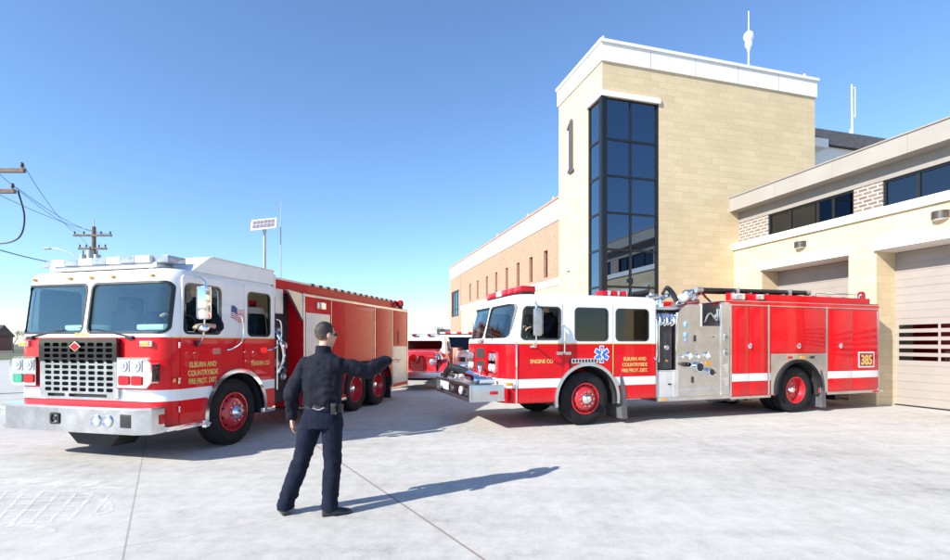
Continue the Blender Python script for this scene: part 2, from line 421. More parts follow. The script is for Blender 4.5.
# ------------------------------------------------------------------ ground
def sheet(name, pts, z, mat):
    m = MB(); m.bm.faces.new([m.bm.verts.new((x, y, z)) for x, y in pts]); o = m.build(name, mat, ang=0); tag(o, None, None, kind='structure'); return o
g = MB(); N = 48
ringp = [(0, 0)] + [(900*math.cos(2*PI*i/N), 900*math.sin(2*PI*i/N)) for i in range(N)]
gv = [g.bm.verts.new((x, y, -.03)) for x, y in ringp]
for i in range(N): g.bm.faces.new([gv[0], gv[1+i], gv[1+(i+1) % N]])
tag(g.build('ground', 'grass', ang=0), None, None, kind='structure')
sheet('apron', [(-45, -30), (60, -30), (60, 70), (-45, 70)], 0, 'apron_concrete')
sheet('road', [(-400, 82), (400, 82), (400, 93), (-400, 93)], -.026, 'asphalt')

# pale scuffed marks at the left foreground
mk = MB()
def stripq(p, q, wd, z=.004, n=6):
    p, q = Vector((*p, 0)), Vector((*q, 0)); d = (q-p).normalized(); s_ = Vector((-d.y, d.x, 0))*wd/2
    vs = []
    for i in range(n+1):
        c = p.lerp(q, i/n)+Vector((0, 0, z)); k = 1+.35*math.sin(i*2.3+p.x*7); vs.append((mk.bm.verts.new(c-s_*k), mk.bm.verts.new(c+s_*k)))
    for a, b in zip(vs, vs[1:]): mk.bm.faces.new([a[0], b[0], b[1], a[1]])
def GP(x, y): Y = 816.75/(y-343); return ((x-475)/495*Y, Y)
for a, b, wd in (((-8, 482), (52, 481), .20), ((50, 484), (100, 484), .22), ((92, 488), (125, 489), .10)): stripq(GP(*a), GP(*b), wd)
for i in range(7): stripq(GP(-30+i*20, 530-i*2), GP(8+i*17, 491+i*.6), .035, .0042)
for i in range(6): stripq(GP(-10, 492+i*6.6), GP(88+6*i-i*i*2.6, 491.5+i*6.2), .028, .0046)
for a, b in (((88, 493), (108, 503)), ((108, 503), (110, 512)), ((110, 512), (96, 515)), ((10, 526), (36, 527)), ((36, 527), (54, 533))): stripq(GP(*a), GP(*b), .07, .005, 3)
tag(mk.build('pale_scuff_marks', 'pale_mark', ang=0), 'pale criss-cross scuff marks on the concrete at the left foreground', 'ground marks', kind='stuff')

# ------------------------------------------------------------------ fire station
ST = thing('fire_station', 'cream stone fire station with tall corner tower, brick wing and garage doors', 'building', (4.1636, 16.2284, 0), R(15.7))
m = MB()                                                 # tower shell, corner opening for the curtain wall
TX, TY, TT = 8.99, 3.25, 10.9
m.box(2.15, TX, 0, .35, 0, TT)                           # front
m.box(0, 2.15, 0, .35, 9.76, TT)                         # above glass
m.box(0, .35, .95, TY, 0, TT); m.box(0, .35, .35, .95, 9.76, TT)
m.box(.35, TX, TY-.3, TY, 0, TT); m.box(TX-.3, TX, .35, TY-.3, 0, TT)
m.build('tower_wall', 'stone', ST, ang=0)
m = MB(); m.box(-.05, TX+.05, -.05, TY+.05, TT, 11.50); m.build('tower_parapet', 'trim_white', ST, ang=0)
m = MB(); m.box(-.10, TX+.10, -.10, TY+.10, 11.50, 11.60)
m.box(-.055, -.048, .7, .712, 10.9, 11.5)
m.build('parapet_coping', 'trim_white', ST, ang=0)
m = MB()
for i in range(1, 5): m.box(i*1.8, i*1.8+.015, -.053, -.049, TT, 11.5)
build_each(m, 'parapet_joint', 'fascia', ST, ang=0)
m = MB(); m.box(-.06, 2.20, -.06, .0, 9.76, 9.93); m.box(-.06, 0, 0, .99, 9.76, 9.93); m.build('window_lintel', 'trim_white', ST, ang=0)
# corner curtain wall
cw = MB()
rows = [.35, 1.15, 2.35, 3.52, 4.75, 5.97, 7.19, 8.40, 9.76]
cw.box(.0, .20, .0, .20, .3, 9.76); cw.box(-.03, .06, -.03, .06, .3, 9.76)
for a in (1.07, 2.07): cw.box(a, a+.06, .03, .13, .3, 9.76)
cw.box(2.12, 2.15, 0, .13, .3, 9.76)
for z in rows: cw.box(.20, 2.12, .04, .12, z-.035, z+.035); cw.box(.04, .12, .20, .95, z-.035, z+.035)
cw.box(.03, .13, .89, .95, .3, 9.76)
CW = cw.build('corner_window', 'mullion', ST, ang=0)
for z0, z1 in zip(rows, rows[1:]):
    for a, b in ((.2, 1.07), (1.13, 2.07)):
        k = MB(); k.box(a, b, .07, .075, z0+.035, z1-.035); k.build('pane', 'glass_tower', CW, ang=0)
    k = MB(); k.box(.07, .075, .2, .89, z0+.035, z1-.035); k.build('pane', 'glass_left', CW, ang=0)
m = MB()
for z in (.05, 3.9, 7.4): m.box(.36, 3.4, .5, 2.9, z-.15, z)
m.box(3.4, 3.5, .36, 2.9, 0, 10.8); m.box(.36, 3.4, 2.85, 2.94, 0, 10.8)
build_each(m, 'floor_slab', 'concrete_floor', ST, ang=0)
m = MB()
for z0, d in ((0, 1), (1.95, -1), (3.9, 1), (5.65, -1)):
    x0, x1 = (.7, 2.9) if d > 0 else (2.9, .7); y = 1.2 if d > 0 else 2.2
    for i in range(10):
        t = i/10; m.box(x0+(x1-x0)*t, x0+(x1-x0)*(t+.1), y, y+.9, z0+t*1.9, z0+t*1.9+.17)
    m.cyl((x0, y, z0+1.0), (x1, y, z0+2.9), .025, n=8)
    for i in range(6): t = i/5; m.cyl((x0+(x1-x0)*t, y, z0+t*1.9), (x0+(x1-x0)*t, y, z0+t*1.9+1), .015, n=6)
m.build('staircase', 'trim_white', ST, ang=0)
# numeral 1 with serifs
m = MB(); y0 = 2.14; pol = [(-.20, 7.95), (.20, 7.95), (.20, 8.03), (.10, 8.10), (.10, 9.88), (.06, 9.88), (-.24, 9.66), (-.24, 9.58), (-.08, 9.62), (-.08, 8.10), (-.20, 8.03)]
m.prism([(y0-u, v) for u, v in pol], 'yz', -.10, -.03); m.build('numeral_one', 'numeral', ST, ang=0)
m = MB(); m.box(-.10, 0, 2.3, 2.5, 4.35, 4.5, .02); m.build('wall_fitting', 'trim_white', ST)
# brick wing
WX = .12; slots = [4.8, 6.45, 8.1, 9.75, 11.5, 13.25, 15.2, 17.0]
o = MB().box(WX, WX+.3, TY, 19.6, 4.25, 6.55).build('brick_wall', 'brick', ST, ang=0)
k = MB()
for s_ in slots: k.box(-1, 2, s_-.2, s_+.2, 4.40, 5.55)
boolean(o, k)
o = MB().box(WX-.03, WX+.3, 19.6, 22.8, 0, 6.55).build('brick_wall', 'brick', ST, ang=0)
boolean(o, MB().box(-1, 2, 19.95, 22.35, 3.6, 5.5))
m = MB(); m.box(WX-.02, WX+.3, TY, 19.6, 3.97, 4.25); m.box(WX-.04, WX+9, TY, 22.85, 6.55, 7.38); build_each(m, 'wing_band', 'trim_white', ST, ang=0)
m = MB(); m.box(WX-.09, WX+9.1, TY, 22.9, 7.38, 7.46); m.build('wing_coping', 'brick', ST, ang=0)
m = MB(); m.box(WX+.02, WX+.3, TY, 19.6, 0, 3.97); m.box(WX+.3, WX+8.8, 22.3, 22.79, 0, 6.55); m.box(WX+8.5, WX+8.8, TY, 22.3, 0, 6.55); build_each(m, 'wing_wall', 'stone', ST, ang=0)
for s_ in slots:
    f = MB().ring(rr(s_-.2, s_+.2, 4.40, 5.55, .002, 1), rr(s_-.16, s_+.16, 4.44, 5.51, .002, 1), 'yz', WX+.12, WX+.2).build('window', 'mullion', ST, ang=0)
    MB().box(WX+.16, WX+.165, s_-.16, s_+.16, 4.44, 5.51).build('pane', 'glass_tower', f, ang=0)
f = MB(); f.ring(rr(19.95, 22.35, 3.6, 5.5, .002, 1), rr(20.05, 22.25, 3.7, 5.4, .002, 1), 'yz', WX+.02, WX+.12); f.box(WX+.03, WX+.11, 20.75, 20.82, 3.7, 5.4); f.box(WX+.03, WX+.11, 21.5, 21.57, 3.7, 5.4); f.box(WX+.03, WX+.11, 20.05, 22.25, 4.1, 4.16)
f = f.build('window', 'mullion', ST, ang=0); MB().box(WX+.06, WX+.065, 20.05, 22.25, 3.7, 5.4).build('pane', 'glass_left', f, ang=0)
# garage wing
GX = 5.27; GE = -15.6; RD = .68
doors = [(-4.10, -1.20), (-7.73, -4.83), (-11.36, -8.46), (-14.99, -12.09)]
o = MB().box(GX, GX+RD+.25, GE, -.001, 0, 4.95).build('garage_wall', 'stone', ST, ang=0)
k = MB()
for a, b in doors: k.box(GX-.5, GX+2, a, b, -.5, 4.07)
boolean(o, k)
m = MB(); m.box(GX+.2, 22, GE, GE+.3, 0, 4.95); m.box(22, 22.3, GE, 12, 0, 9); m.box(GX+.25, 22, GE+.02, GE+.3, 4.95, 6.3); build_each(m, 'side_wall', 'stone', ST, ang=0)
m = MB()
for a, b in doors: m.box(GX-.10, GX-.001, a-.03, b+.03, 4.07, 4.28); m.box(GX, GX+RD, a+.001, b-.001, 4.05, 4.069)
build_each(m, 'door_lintel', 'trim_white', ST, ang=0)
m = MB(); m.box(GX-.08, GX+.9, GE-.05, -.002, 4.95, 5.17); m.build('wall_sill', 'trim_white', ST, ang=0)
FX = GX-.20; CL = GX+.22
m = MB(); m.box(FX, 22.3, GE-.3, -.003, 6.31, 6.78); m.build('roof_fascia', 'fascia', ST, ang=0)
m = MB(); m.box(FX-.03, 22.3, GE-.33, -.004, 6.78, 6.82)
for i in range(1, 9): m.box(FX-.003, FX, -i*1.9, -i*1.9+.012, 6.31, 6.78)
m.build('fascia_trim', 'frieze', ST, ang=0)
m = MB(); m.box(CL-.02, CL+.3, GE, -.005, 5.93, 6.31); m.build('frieze_panel', 'frieze', ST, ang=0)
m = MB()
for i in range(8): m.box(CL-.024, CL-.02, -2.0*i-1.3, -2.0*i-1.29, 5.93, 6.31)
build_each(m, 'frieze_joint', 'fascia', ST, ang=0)
piers = [(-1.23, 0), (-4.83, -4.07), (-8.46, -7.70), (-12.1, -11.34), (GE, -15.0)]
m = MB()
for a, b in piers: m.box(CL, CL+.3, a, b-.006, 5.17, 5.93)
build_each(m, 'brick_pier', 'brick_pier', ST, ang=0)
for (a, b), (c, d) in zip(piers, piers[1:]):
    y1, y0 = a, d
    f = MB(); f.ring(rr(y0, y1, 5.17, 5.93, .002, 1), rr(y0+.06, y1-.06, 5.22, 5.87, .002, 1), 'yz', CL+.04, CL+.14)
    for t, wd in ((.28, .035), (.61, .05), (.78, .035)): yy = y1+(y0-y1)*t; f.box(CL+.05, CL+.13, yy-wd, yy+wd, 5.22, 5.87)
    f = f.build('clerestory_window', 'mullion', ST, ang=0); MB().box(CL+.08, CL+.085, y0+.06, y1-.06, 5.22, 5.87).build('pane', 'glass_strip', f, ang=0)
for a, b in doors:
    d = MB(); z = 0.03; i = 0
    while z < 4.03:
        h = min(.205, 4.04-z); d.box(GX+RD-.006*(i % 2), GX+RD+.05, a, b, z+.006, z+h); d.box(GX+RD+.006, GX+RD+.05, a, b, z-.002, z+.006); z += .205; i += 1
    D = d.build('garage_door', 'door_beige', ST, ang=0)
    for r_ in range(5):
        for k_ in range(3):
            y1 = b-.10-k_*.94; zz = 1.20+r_*.205
            MB().box(GX+RD-.014, GX+RD-.009, y1-.88, y1, zz, zz+.105).build('door_window', 'glass_strip', D, ang=0)
    for r_ in range(5):
        for k_ in range(3):
            y1 = b-.10-k_*.94; zz = 1.20+r_*.205
            pass
    MB().box(GX+RD-.02, GX+RD+.05, a, b, .0, .032).build('door_seal', 'black', D, ang=0)
MB().box(GX+RD+.1, GX+RD+.25, GE+.3, -.3, 0, 4.9).build('door_backing', 'under', ST, ang=0)
for yc in (-2.65, -6.28, -9.91, -13.54):
    s_ = MB(); pts = [(GX, yc-.17)] + [(GX-.16*math.sin(R(a))-.03, yc-.17*math.cos(R(a))) for a in range(0, 181, 15)] + [(GX, yc+.17)]
    s_.prism(pts, 'xy', 4.56, 4.74); S = s_.build('wall_lamp', 'bronze', ST, ang=40)
    MB().prism([(GX+(x-GX)*.9, yc+(y-yc)*.9) for x, y in pts], 'xy', 4.545, 4.56).build('lens', 'trim_white', S, ang=0)
# penthouse behind the tower
m = MB(); m.box(9.2, 17.5, 1.6, 12, 6.8, 9.94); m.build('penthouse_wall', 'trim_white', ST, ang=0)
m = MB(); m.loft([[(9.0, 1.4, 9.95), (17.7, 1.4, 9.95), (17.7, 12.2, 9.95), (9.0, 12.2, 9.95)], [(9.0, 1.85, 10.80), (17.4, 1.85, 10.80), (17.4, 11, 10.80), (9.0, 11, 10.80)]]); m.build('penthouse_roof', 'dark_roof', ST, ang=0)
m = MB(); m.box(10.2, 10.9, 1.0, 1.6, 9.6, 9.95); m.build('roof_vent', 'trim_white', ST, ang=0)
m = MB(); m.box(WX+.3, 9.4, TY, 22.3, 6.6, 7.0); m.box(.3, TX-.3, .3, TY-.3, 10.7, 10.95); m.build('roof', 'concrete_floor', ST, ang=0)
# antennas (each lifts off its roof)
A1 = thing('antenna', 'white whip antenna with round radome on top of the stone tower', 'antenna', (11.0, 19.9, 11.55))
m = MB(); m.cyl((0, 0, 0), (0, 0, 1.9), .03); m.cyl((0, 0, 2.5), (0, 0, 3.45), .022, .014); m.build('mast', 'trim_white', A1)
m = MB(); m.ball((0, 0, 2.42), (.19, .19, .22)); m.ball((0, 0, 2.12), (.14, .14, .18)); m.cyl((0, 0, 1.85), (0, 0, 2.0), .06); m.build('radome', 'white', A1)
A2 = thing('antenna', 'thin white dipole antenna mast standing behind the dark penthouse roof', 'antenna', (19.0, 24.9, 10.5))
m = MB(); m.cyl((0, 0, 0), (-.05, 0, 4.15), .035); m.build('mast', 'trim_white', A2)
m = MB()
for z in (1.1, 1.7, 2.6, 3.4, 4.0): m.cyl((.0, 0, z), (.13*(1 if z > 2 else -1), 0, z), .018, n=6)
m.cyl((.12, 0, 2.5), (.12, 0, 4.0), .02, n=6); m.cyl((-.13, 0, .9), (-.13, 0, 1.9), .02, n=6); m.build('dipole', 'trim_white', A2)
for x, y, z in ((.1, .1, 11.6), (8.6, .1, 11.6), (.2, 4.2, 7.46), (.2, 7.0, 7.46), (.2, 11.5, 7.46)):
    m = MB(); m.cyl((x, y, z), (x, y, z+.12), .02); m.ball((x, y, z+.15), .045, 8); m.build('roof_lamp', 'trim_white', ST)

# ------------------------------------------------------------------ vehicle parts
def plan(xf, xr, W, r, ins=0, z=0, n=7):
    x0, x1, y0, y1 = xf+ins, xr-ins, ins, W-ins; r = max(r-ins*.5, .02); p = [(x1, y0, z), (x1, y1, z)]
    for i in range(n+1): a = R(90+90*i/n); p.append((x0+r+r*math.cos(a), y1-r+r*math.sin(a), z))
    for i in range(n+1): a = R(180+90*i/n); p.append((x0+r+r*math.cos(a), y0+r+r*math.sin(a), z))
    return p
def wheel(root, x, z, yf, dirn, dual, R_=.535, name='wheel'):
    # yf: y of the outer tyre face; dirn = -1 when the outside looks to -y
    d = (0, dirn, 0); o = (x, yf-dirn*.29, z)
    t = MB(); prof = [(.30, .03), (.33, .005), (.42, -.01), (R_-.03, .02), (R_, .055)]
    for i in range(4): a = .055+i*.05; prof += [(R_, a), (R_, a+.035), (R_-.012, a+.037), (R_-.012, a+.05)]
    prof += [(R_, .26), (R_-.03, .285), (.42, .30), (.33, .29), (.30, .26)]
    t.lathe(o, d, prof, 48, False)
    if dual: t.lathe((x, yf+dirn*-.64, z), d, prof, 36, False)
    W_ = t.build(name, 'rubber', root, 40)
    h0 = .29
    r = MB()
    if not dual:
        r.lathe((x, yf, z), d, [(.31, -.04), (.315, .005), (.295, .01), (.285, -.03), (.26, -.05), (.235, -.01), (.21, .02), (.15, .035), (.10, .035), (.10, -.1)], 40, False)
        hy = yf+dirn*.035
    else:
        r.lathe((x, yf, z), d, [(.31, -.05), (.315, 0), (.295, .005), (.28, -.06), (.265, -.10), (.25, -.15), (.19, -.165), (.10, -.165), (.10, -.2)], 40, False)
        hy = yf-dirn*.165
    rim = r.build('rim', 'rim_red', W_, 40)
    hh = MB()
    for i in range(10 if not dual else 8):
        a = 2*PI*(i+.5)/(10 if not dual else 8); rr_ = .243 if not dual else .222
        hh.lathe((x+rr_*math.cos(a), yf+dirn*(.0 if not dual else -.158), z+rr_*math.sin(a)), d, [(.022, -.03), (.022, .004)], 12)
    build_each(hh, 'hand_hole', 'under', W_, 40)
    hb = MB(); hb.lathe((x, hy, z), d, [(.105, -.02), (.105, .03), (.085, .06), (.06, .09), (.02, .095)], 24)
    hb.build('hub', 'chrome', W_, 30)
    nb = MB()
    for i in range(10):
        a = 2*PI*i/10; nb.lathe((x+.148*math.cos(a), hy-dirn*.006, z+.148*math.sin(a)), d, [(.019, 0), (.019, .035), (.012, .045)], 6)
    nb.build('lug_nuts', 'chrome', W_, 30)
    return W_
def rope(pts, n=8):
    # smooth Catmull path
    out = []; P = [Vector(p) for p in pts]; P = [P[0]*2-P[1]]+P+[P[-1]*2-P[-2]]
    for i in range(1, len(P)-2):
        for j in range(n):
            t = j/n; a, b, c, d = P[i-1:i+3]
            out.append(.5*((2*b)+(-a+c)*t+(2*a-5*b+4*c-d)*t*t+(-a+3*b-3*c+d)*t**3))
    out.append(P[-2]); return out
def cab(root, W, xf, xr, z0, ztop, mat, r, slope, zw, panes, side_windows, archs, floor=1.3, zr=.07):
    """painted shell with real openings; slope = (z, dx) list of how far the front face leans back"""
    def fx(z):
        for (za, da), (zb, db) in zip(slope, slope[1:]):
            if z <= zb: return xf+da+(db-da)*max(0, (z-za)/(zb-za))
        return xf+slope[-1][1]
    zs = [z0, 1.0, zw-.12, zw, (zw+ztop)/2, ztop-.16, ztop-.07, ztop-.02, ztop]
    ins = [0, 0, 0, 0, 0, 0, .015, .05, .14]
    out = [plan(fx(z), xr, W, r, i, z) for z, i in zip(zs, ins)]
    o = MB().loft(out).build('cab', mat, root)
    zi = [floor, zw-.1, (zw+ztop)/2, ztop-.09]
    boolean(o, MB().loft([plan(fx(z), xr, W, r, .055, z) for z in zi]))
    for y0, y1, za, zb in panes:
        boolean(o, MB().prism(rr(y0, y1, za, zb, .09), 'yz', xf-1, xf+.95))
    for x0, x1, za, zb, rad, sl in side_windows:
        pg = [(u+(sl*(zb-v) if u < (x0+x1)/2 else 0), v) for u, v in rr(x0, x1, za, zb, rad)]
        boolean(o, MB().prism(pg, 'xz', -.5, W+.5))
    for cx_, cz_, rad in archs:
        for a, b in ((-.5, .75), (W-.75, W+.5)):
            boolean(o, MB().lathe((cx_, a, cz_), (0, 1, 0), [(rad, 0), (rad, b-a)], 40))
    # windscreen
    ws = MB().loft([plan(fx(z), xr, W, r, .018, z) for z in (zw-.1, (zw+ztop)/2, ztop-.09)])
    g_ = ws.build('windscreen', 'glass_cab', root)
    boolean(g_, MB().loft([plan(fx(z), xr, W, r, .026, z) for z in (zw-.2, (zw+ztop)/2, ztop-.02)]))
    k = MB()
    for y0, y1, za, zb in panes: k.prism(rr(y0-.01, y1+.01, za-.01, zb+.01, .09), 'yz', xf-1, xf+.9)
    boolean(g_, k, 'INTERSECT')
    gk = MB().loft([plan(fx(z), xr, W, r, -.006, z) for z in (zw-.1, (zw+ztop)/2, ztop-.09)]).build('windscreen_gasket', 'black', root)
    boolean(gk, MB().loft([plan(fx(z), xr, W, r, .03, z) for z in (zw-.2, (zw+ztop)/2, ztop-.02)]))
    k = MB()
    for y0, y1, za, zb in panes: k.prism(rr(y0-.012, y1+.012, za-.012, zb+.012, .1), 'yz', xf-1, xf+.93)
    boolean(gk, k, 'INTERSECT')
    k = MB()
    for y0, y1, za, zb in panes: k.prism(rr(y0+.02, y1-.02, za+.02, zb-.02, .08), 'yz', xf-2, xf+1.5)
    boolean(gk, k)
    # side glass and gaskets, both sides
    for x0, x1, za, zb, rad, sl in side_windows:
        for near in (True, False):
            f_ = lambda p: [(u+(sl*(zb-v) if u < (x0+x1)/2 else 0), v) for u, v in p]
            ys = (-.014, .02) if near else (W-.02, W+.014)
            gg = MB().ring(f_(rr(x0-.015, x1+.015, za-.015, zb+.015, rad+.012)), f_(rr(x0+.018, x1-.018, za+.018, zb-.018, max(rad-.018, .02))), 'xz', *ys).build('window', 'gloss_black', root)
            yg = .004 if near else W-.008
            if near and (x0, x1, za, zb, rad, sl) == side_windows[0]: continue      # driver's window is rolled down
            MB().prism(f_(rr(x0+.01, x1-.01, za+.01, zb-.01, rad)), 'xz', yg, yg+.004).build('pane', 'glass_side', gg, ang=0)
    # interior
    m = MB(); m.box(xr-.40, xr-.12, .15, W-.15, floor+.0, floor+.5, .04); m.box(xr-.20, xr-.09, .15, W-.15, floor+.45, zw+.45, .04)
    for yy in (.18, W-.78):
        m.box(xf+.95, xf+1.4, yy, yy+.6, floor, floor+.22, .05); m.box(xf+1.34, xf+1.5, yy+.04, yy+.56, floor+.2, zw+.42, .05); m.box(xf+1.36, xf+1.48, yy+.17, yy+.43, zw+.40, zw+.6, .03)
    build_each(m, 'crew_seats', 'seat', root)
    m = MB(); m.box(xf+.25, xf+.7, .12, W-.12, floor+.1, zw+.02, .05); m.box(xf+.7, xf+1.9, W/2-.3, W/2+.3, floor, zw-.1, .08); m.build('dashboard', 'interior', root)
    m = MB()
    pts = [(xf+.78+.06*math.sin(a), .48+.22*math.cos(a), zw+.08+.2*math.sin(a)) for a in [2*PI*i/20 for i in range(21)]]
    m.tube(pts, .014); m.tube([(xf+.6, .48, zw-.1), (xf+.78, .48, zw+.08)], .025); m.build('steering_wheel', 'black', root)
    return o
def door_panel(root, W, x0, x1, z0, z1, mat, win, archs, slant=0, near=True, rfront=.05):
    ya, yb = (-.008, .012) if near else (W-.012, W+.008)
    p = [(u+(slant*(v-z0)/(z1-z0) if u < (x0+x1)/2 else 0), v) for u, v in rr(x0, x1, z0, z1, rfront)]
    d = MB().prism(p, 'xz', ya, yb).build('door', mat, root)
    if win:
        x0w, x1w, za, zb, rad, sl = win
        boolean(d, MB().prism([(u+(sl*(zb-v) if u < (x0w+x1w)/2 else 0), v) for u, v in rr(x0w, x1w, za, zb, rad)], 'xz', ya-.3, yb+.3))
    for cx_, cz_, rad in archs: boolean(d, MB().lathe((cx_, ya-.3, cz_), (0, 1, 0), [(rad, 0), (rad, .8)], 40))
    return d
def well(root, cx_, cz_, rad, W, near=True, rear_w=.8, archmat='chrome'):
    m = MB()
    for a, b in ((.02, rear_w), (W-rear_w, W-.02)): m.arc(cx_, cz_, rad-.01, rad+.02, -10, 190, a, b, 24)
    m.box(cx_-rad, cx_+rad, rear_w, rear_w+.03, .45, cz_+rad); m.box(cx_-rad, cx_+rad, W-rear_w-.03, W-rear_w, .45, cz_+rad)
    build_each(m, 'wheel_well', 'under', root)
def handle_bar(root, pts, r=.014): return MB().tube(rope(pts), r).build('grab_handle', 'chrome', root)
def dring(root, x, z, y=-.012):
    m = MB(); m.lathe((x, y, z), (0, -1, 0), [(.062, 0), (.062, .012), (.048, .02), (.044, .006), (.01, .006)], 20)
    m.tube([(x-.03, y-.012, z-.015), (x-.025, y-.022, z-.045), (x+.025, y-.022, z-.045), (x+.03, y-.012, z-.015)], .006, 6)
    return m.build('door_handle', 'chrome', root)
def light_box(root, name, x0, x1, y0, y1, z0, z1, lens, bez='chrome'):
    b = MB().box(x0, x1, y0, y1, z0, z1, .006).build(name, bez, root); return b

# ------------------------------------------------------------------ ENGINE
EN = thing('fire_engine', 'red and white fire engine 385 parked side-on before the garage doors', 'fire engine', (2.2265, 9.8404, 0), math.atan2(.3206, .9472))
W = 2.5
wz = .525
ecab = cab(EN, W, -1.76, 1.65, .5, 2.60, 'engine_paint', .36, [(.5, 0), (1.68, 0), (2.4, .20), (2.6, .24)], 1.70,
    [(.10, 1.215, 1.74, 2.40), (1.285, 2.40, 1.74, 2.40)],
    [(-1.37, -.60, 1.72, 2.34, .08, -.10), (-.27, .47, 1.70, 2.34, .08, 0), (.67, 1.45, 1.70, 2.34, .08, 0)], [(0, wz, .70)], floor=1.32)
for near in (True, False):
    door_panel(EN, W, -1.50, -.56, .52, 2.46, 'engine_paint', (-1.37, -.60, 1.72, 2.34, .08, -.10), [(0, wz, .70)], .14, near)
    door_panel(EN, W, -.51, .58, .52, 2.46, 'engine_paint', (-.27, .47, 1.70, 2.34, .08, 0), [(0, wz, .70)], 0, near)
door_panel(EN, W, .62, 1.62, .52, 2.46, 'engine_paint', (.67, 1.45, 1.70, 2.34, .08, 0), [(0, wz, .70)])
MB().box(-1.545, -1.515, -.016, .0, .50, 1.66, .004).build('corner_trim', 'chrome', EN)
MB().box(.592, .606, -.013, -.002, .98, 1.64).build('panel_trim', 'gold', EN)
m = MB(); m.box(-1.50, 1.63, -.0115, -.0075, 1.628, 1.645); m.build('pin_stripe', 'gold', EN)
well(EN, 0, wz, .68, W, rear_w=.8)
MB().arc(0, wz, .67, .735, -8, 190, -.05, .02, 32).build('wheel_arch_trim', 'steel', EN)
MB().arc(0, wz, .67, .735, -8, 190, W-.02, W+.05, 32).build('wheel_arch_trim', 'steel', EN)
m = MB(); m.box(-1.7, 8.1, .85, .95, .5, .75); m.box(-1.7, 8.1, W-.95, W-.85, .5, .75); m.box(-.9, 1.3, .95, W-.95, .45, .9)
m.cyl((0, .3, wz), (0, W-.3, wz), .07); m.cyl((5.68, .3, wz), (5.68, W-.3, wz), .1); m.ball((5.68, W/2, wz), .22)
m.cyl((.9, .9, .5), (5.4, W/2, .55), .05); m.box(1.7, 3.3, .4, W-.4, .42, .7)
m.build('chassis', 'under', EN)
for x, du in ((0, False), (5.68, True)):
    wheel(EN, x, .535, .06 if not du else .05, -1, du); wheel(EN, x, .535, W-.06 if not du else W-.05, 1, du)
# bumper with hose tray and intake
m = MB(); m.box(-2.42, -1.70, .0, W, .56, .60); m.box(-2.42, -1.77, 0, .02, .60, .87, .004); m.box(-2.42, -1.77, W-.02, W, .60, .87, .004); m.box(-2.38, -1.77, .02, W-.02, .82, .86)
m.ring(rr(0, W, .56, .89, .02), rr(.10, W-.10, .61, .84, .02), 'yz', -2.46, -2.40)
B = m.build('bumper', 'steel', EN)
MB().box(-2.415, -2.40, .09, W-.09, .60, .85).build('bumper_recess', 'gloss_black', B)
MB().box(-2.43, -2.415, 1.55, 2.20, .65, .82, .004).build('front_plate', 'white', B)
for yy, mm in ((.35, 'chrome'), (.62, 'lens_clear'), (1.35, 'chrome')): MB().lathe((-2.415, yy, .73), (-1, 0, 0), [(.085, 0), (.085, .03), (.07, .04), (.03, .03)], 20).build('siren_speaker', mm, B)
MB().box(-2.06, -1.90, -.014, .0, .69, .75, .004).build('marker_light', 'lens_red', B)
MB().box(-1.76, -1.70, -.012, .1, .52, .80, .004).build('bumper_corner', 'red', B)
m = MB(); m.tube(rope([(-2.30, 2.25, .93), (-2.28, 1.9, 1.10), (-2.15, 1.5, 1.08), (-2.1, 1.15, 1.0)]), .078, 14); m.build('suction_hose', 'hose', EN)
m = MB(); m.cyl((-2.1, 1.15, .98), (-2.05, .80, .96), .10); m.cyl((-2.05, .82, .96), (-2.02, .60, .94), .075); m.cyl((-2.3, 2.3, .87), (-2.3, 2.3, .98), .09)
m.cyl((-2.25, .35, .94), (-1.9, .35, .94), .075); m.cyl((-2.29, .35, .94), (-2.24, .35, .94), .10); m.cyl((-1.95, .9, .88), (-1.95, .9, 1.12), .05); m.ball((-1.95, .9, 1.15), .06)
m.cyl((-2.2, 1.65, .87), (-2.2, 1.65, .98), .11); m.box(-2.2, -1.9, .15, .25, .87, .97, .02); m.cyl((-2.0, 1.9, .87), (-2.0, 1.9, 1.02), .05)
build_each(m, 'intake_fitting', 'chrome', EN)
# front face: vents, headlamps
m = MB(); m.prism(rr(.86, 1.64, 1.02, 1.60, .1), 'yz', -1.80, -1.74); m.build('grille_surround', 'red', EN)
for za in (1.07, 1.33): MB().prism(rr(.98, 1.52, za, za+.21, .08), 'yz', -1.812, -1.79).build('grille', 'grille_mesh', EN)
for y0 in (.40, 1.72):
    b = MB().prism(rr(y0, y0+.38, 1.05, 1.48, .04), 'yz', -1.80, -1.72).build('headlamp_bezel', 'chrome', EN)
    for zz in (1.16, 1.37):
        for yy in (.10, .28): MB().lathe((-1.80, y0+yy, zz), (-1, 0, 0), [(.078, 0), (.078, .012), (.06, .02), (.02, .012)], 16).build('headlamp', 'lamp' if zz > 1.2 else 'lens_clear', b)
text('lettering', 'E-ONE', .15, (-1.775, 1.32, 1.665-.04), EN, 'numeral', 'front', label='dark maker lettering under the windscreen')
light_box(EN, 'turn_signal', -1.74, -1.60, -.022, .02, .84, .91, None, 'lens_amber')
# wipers, inside visor
for y0, y1 in ((.55, .95), (1.75, 1.95)): MB().tube([(-1.80, y0, 1.70), (-1.735, y1, 2.10)], .010, 6).build('wiper', 'black', EN)
MB().tube([(-1.72, 1.25, 1.72), (-1.56, 1.25, 2.42)], .022, 8).build('centre_post', 'white', EN)
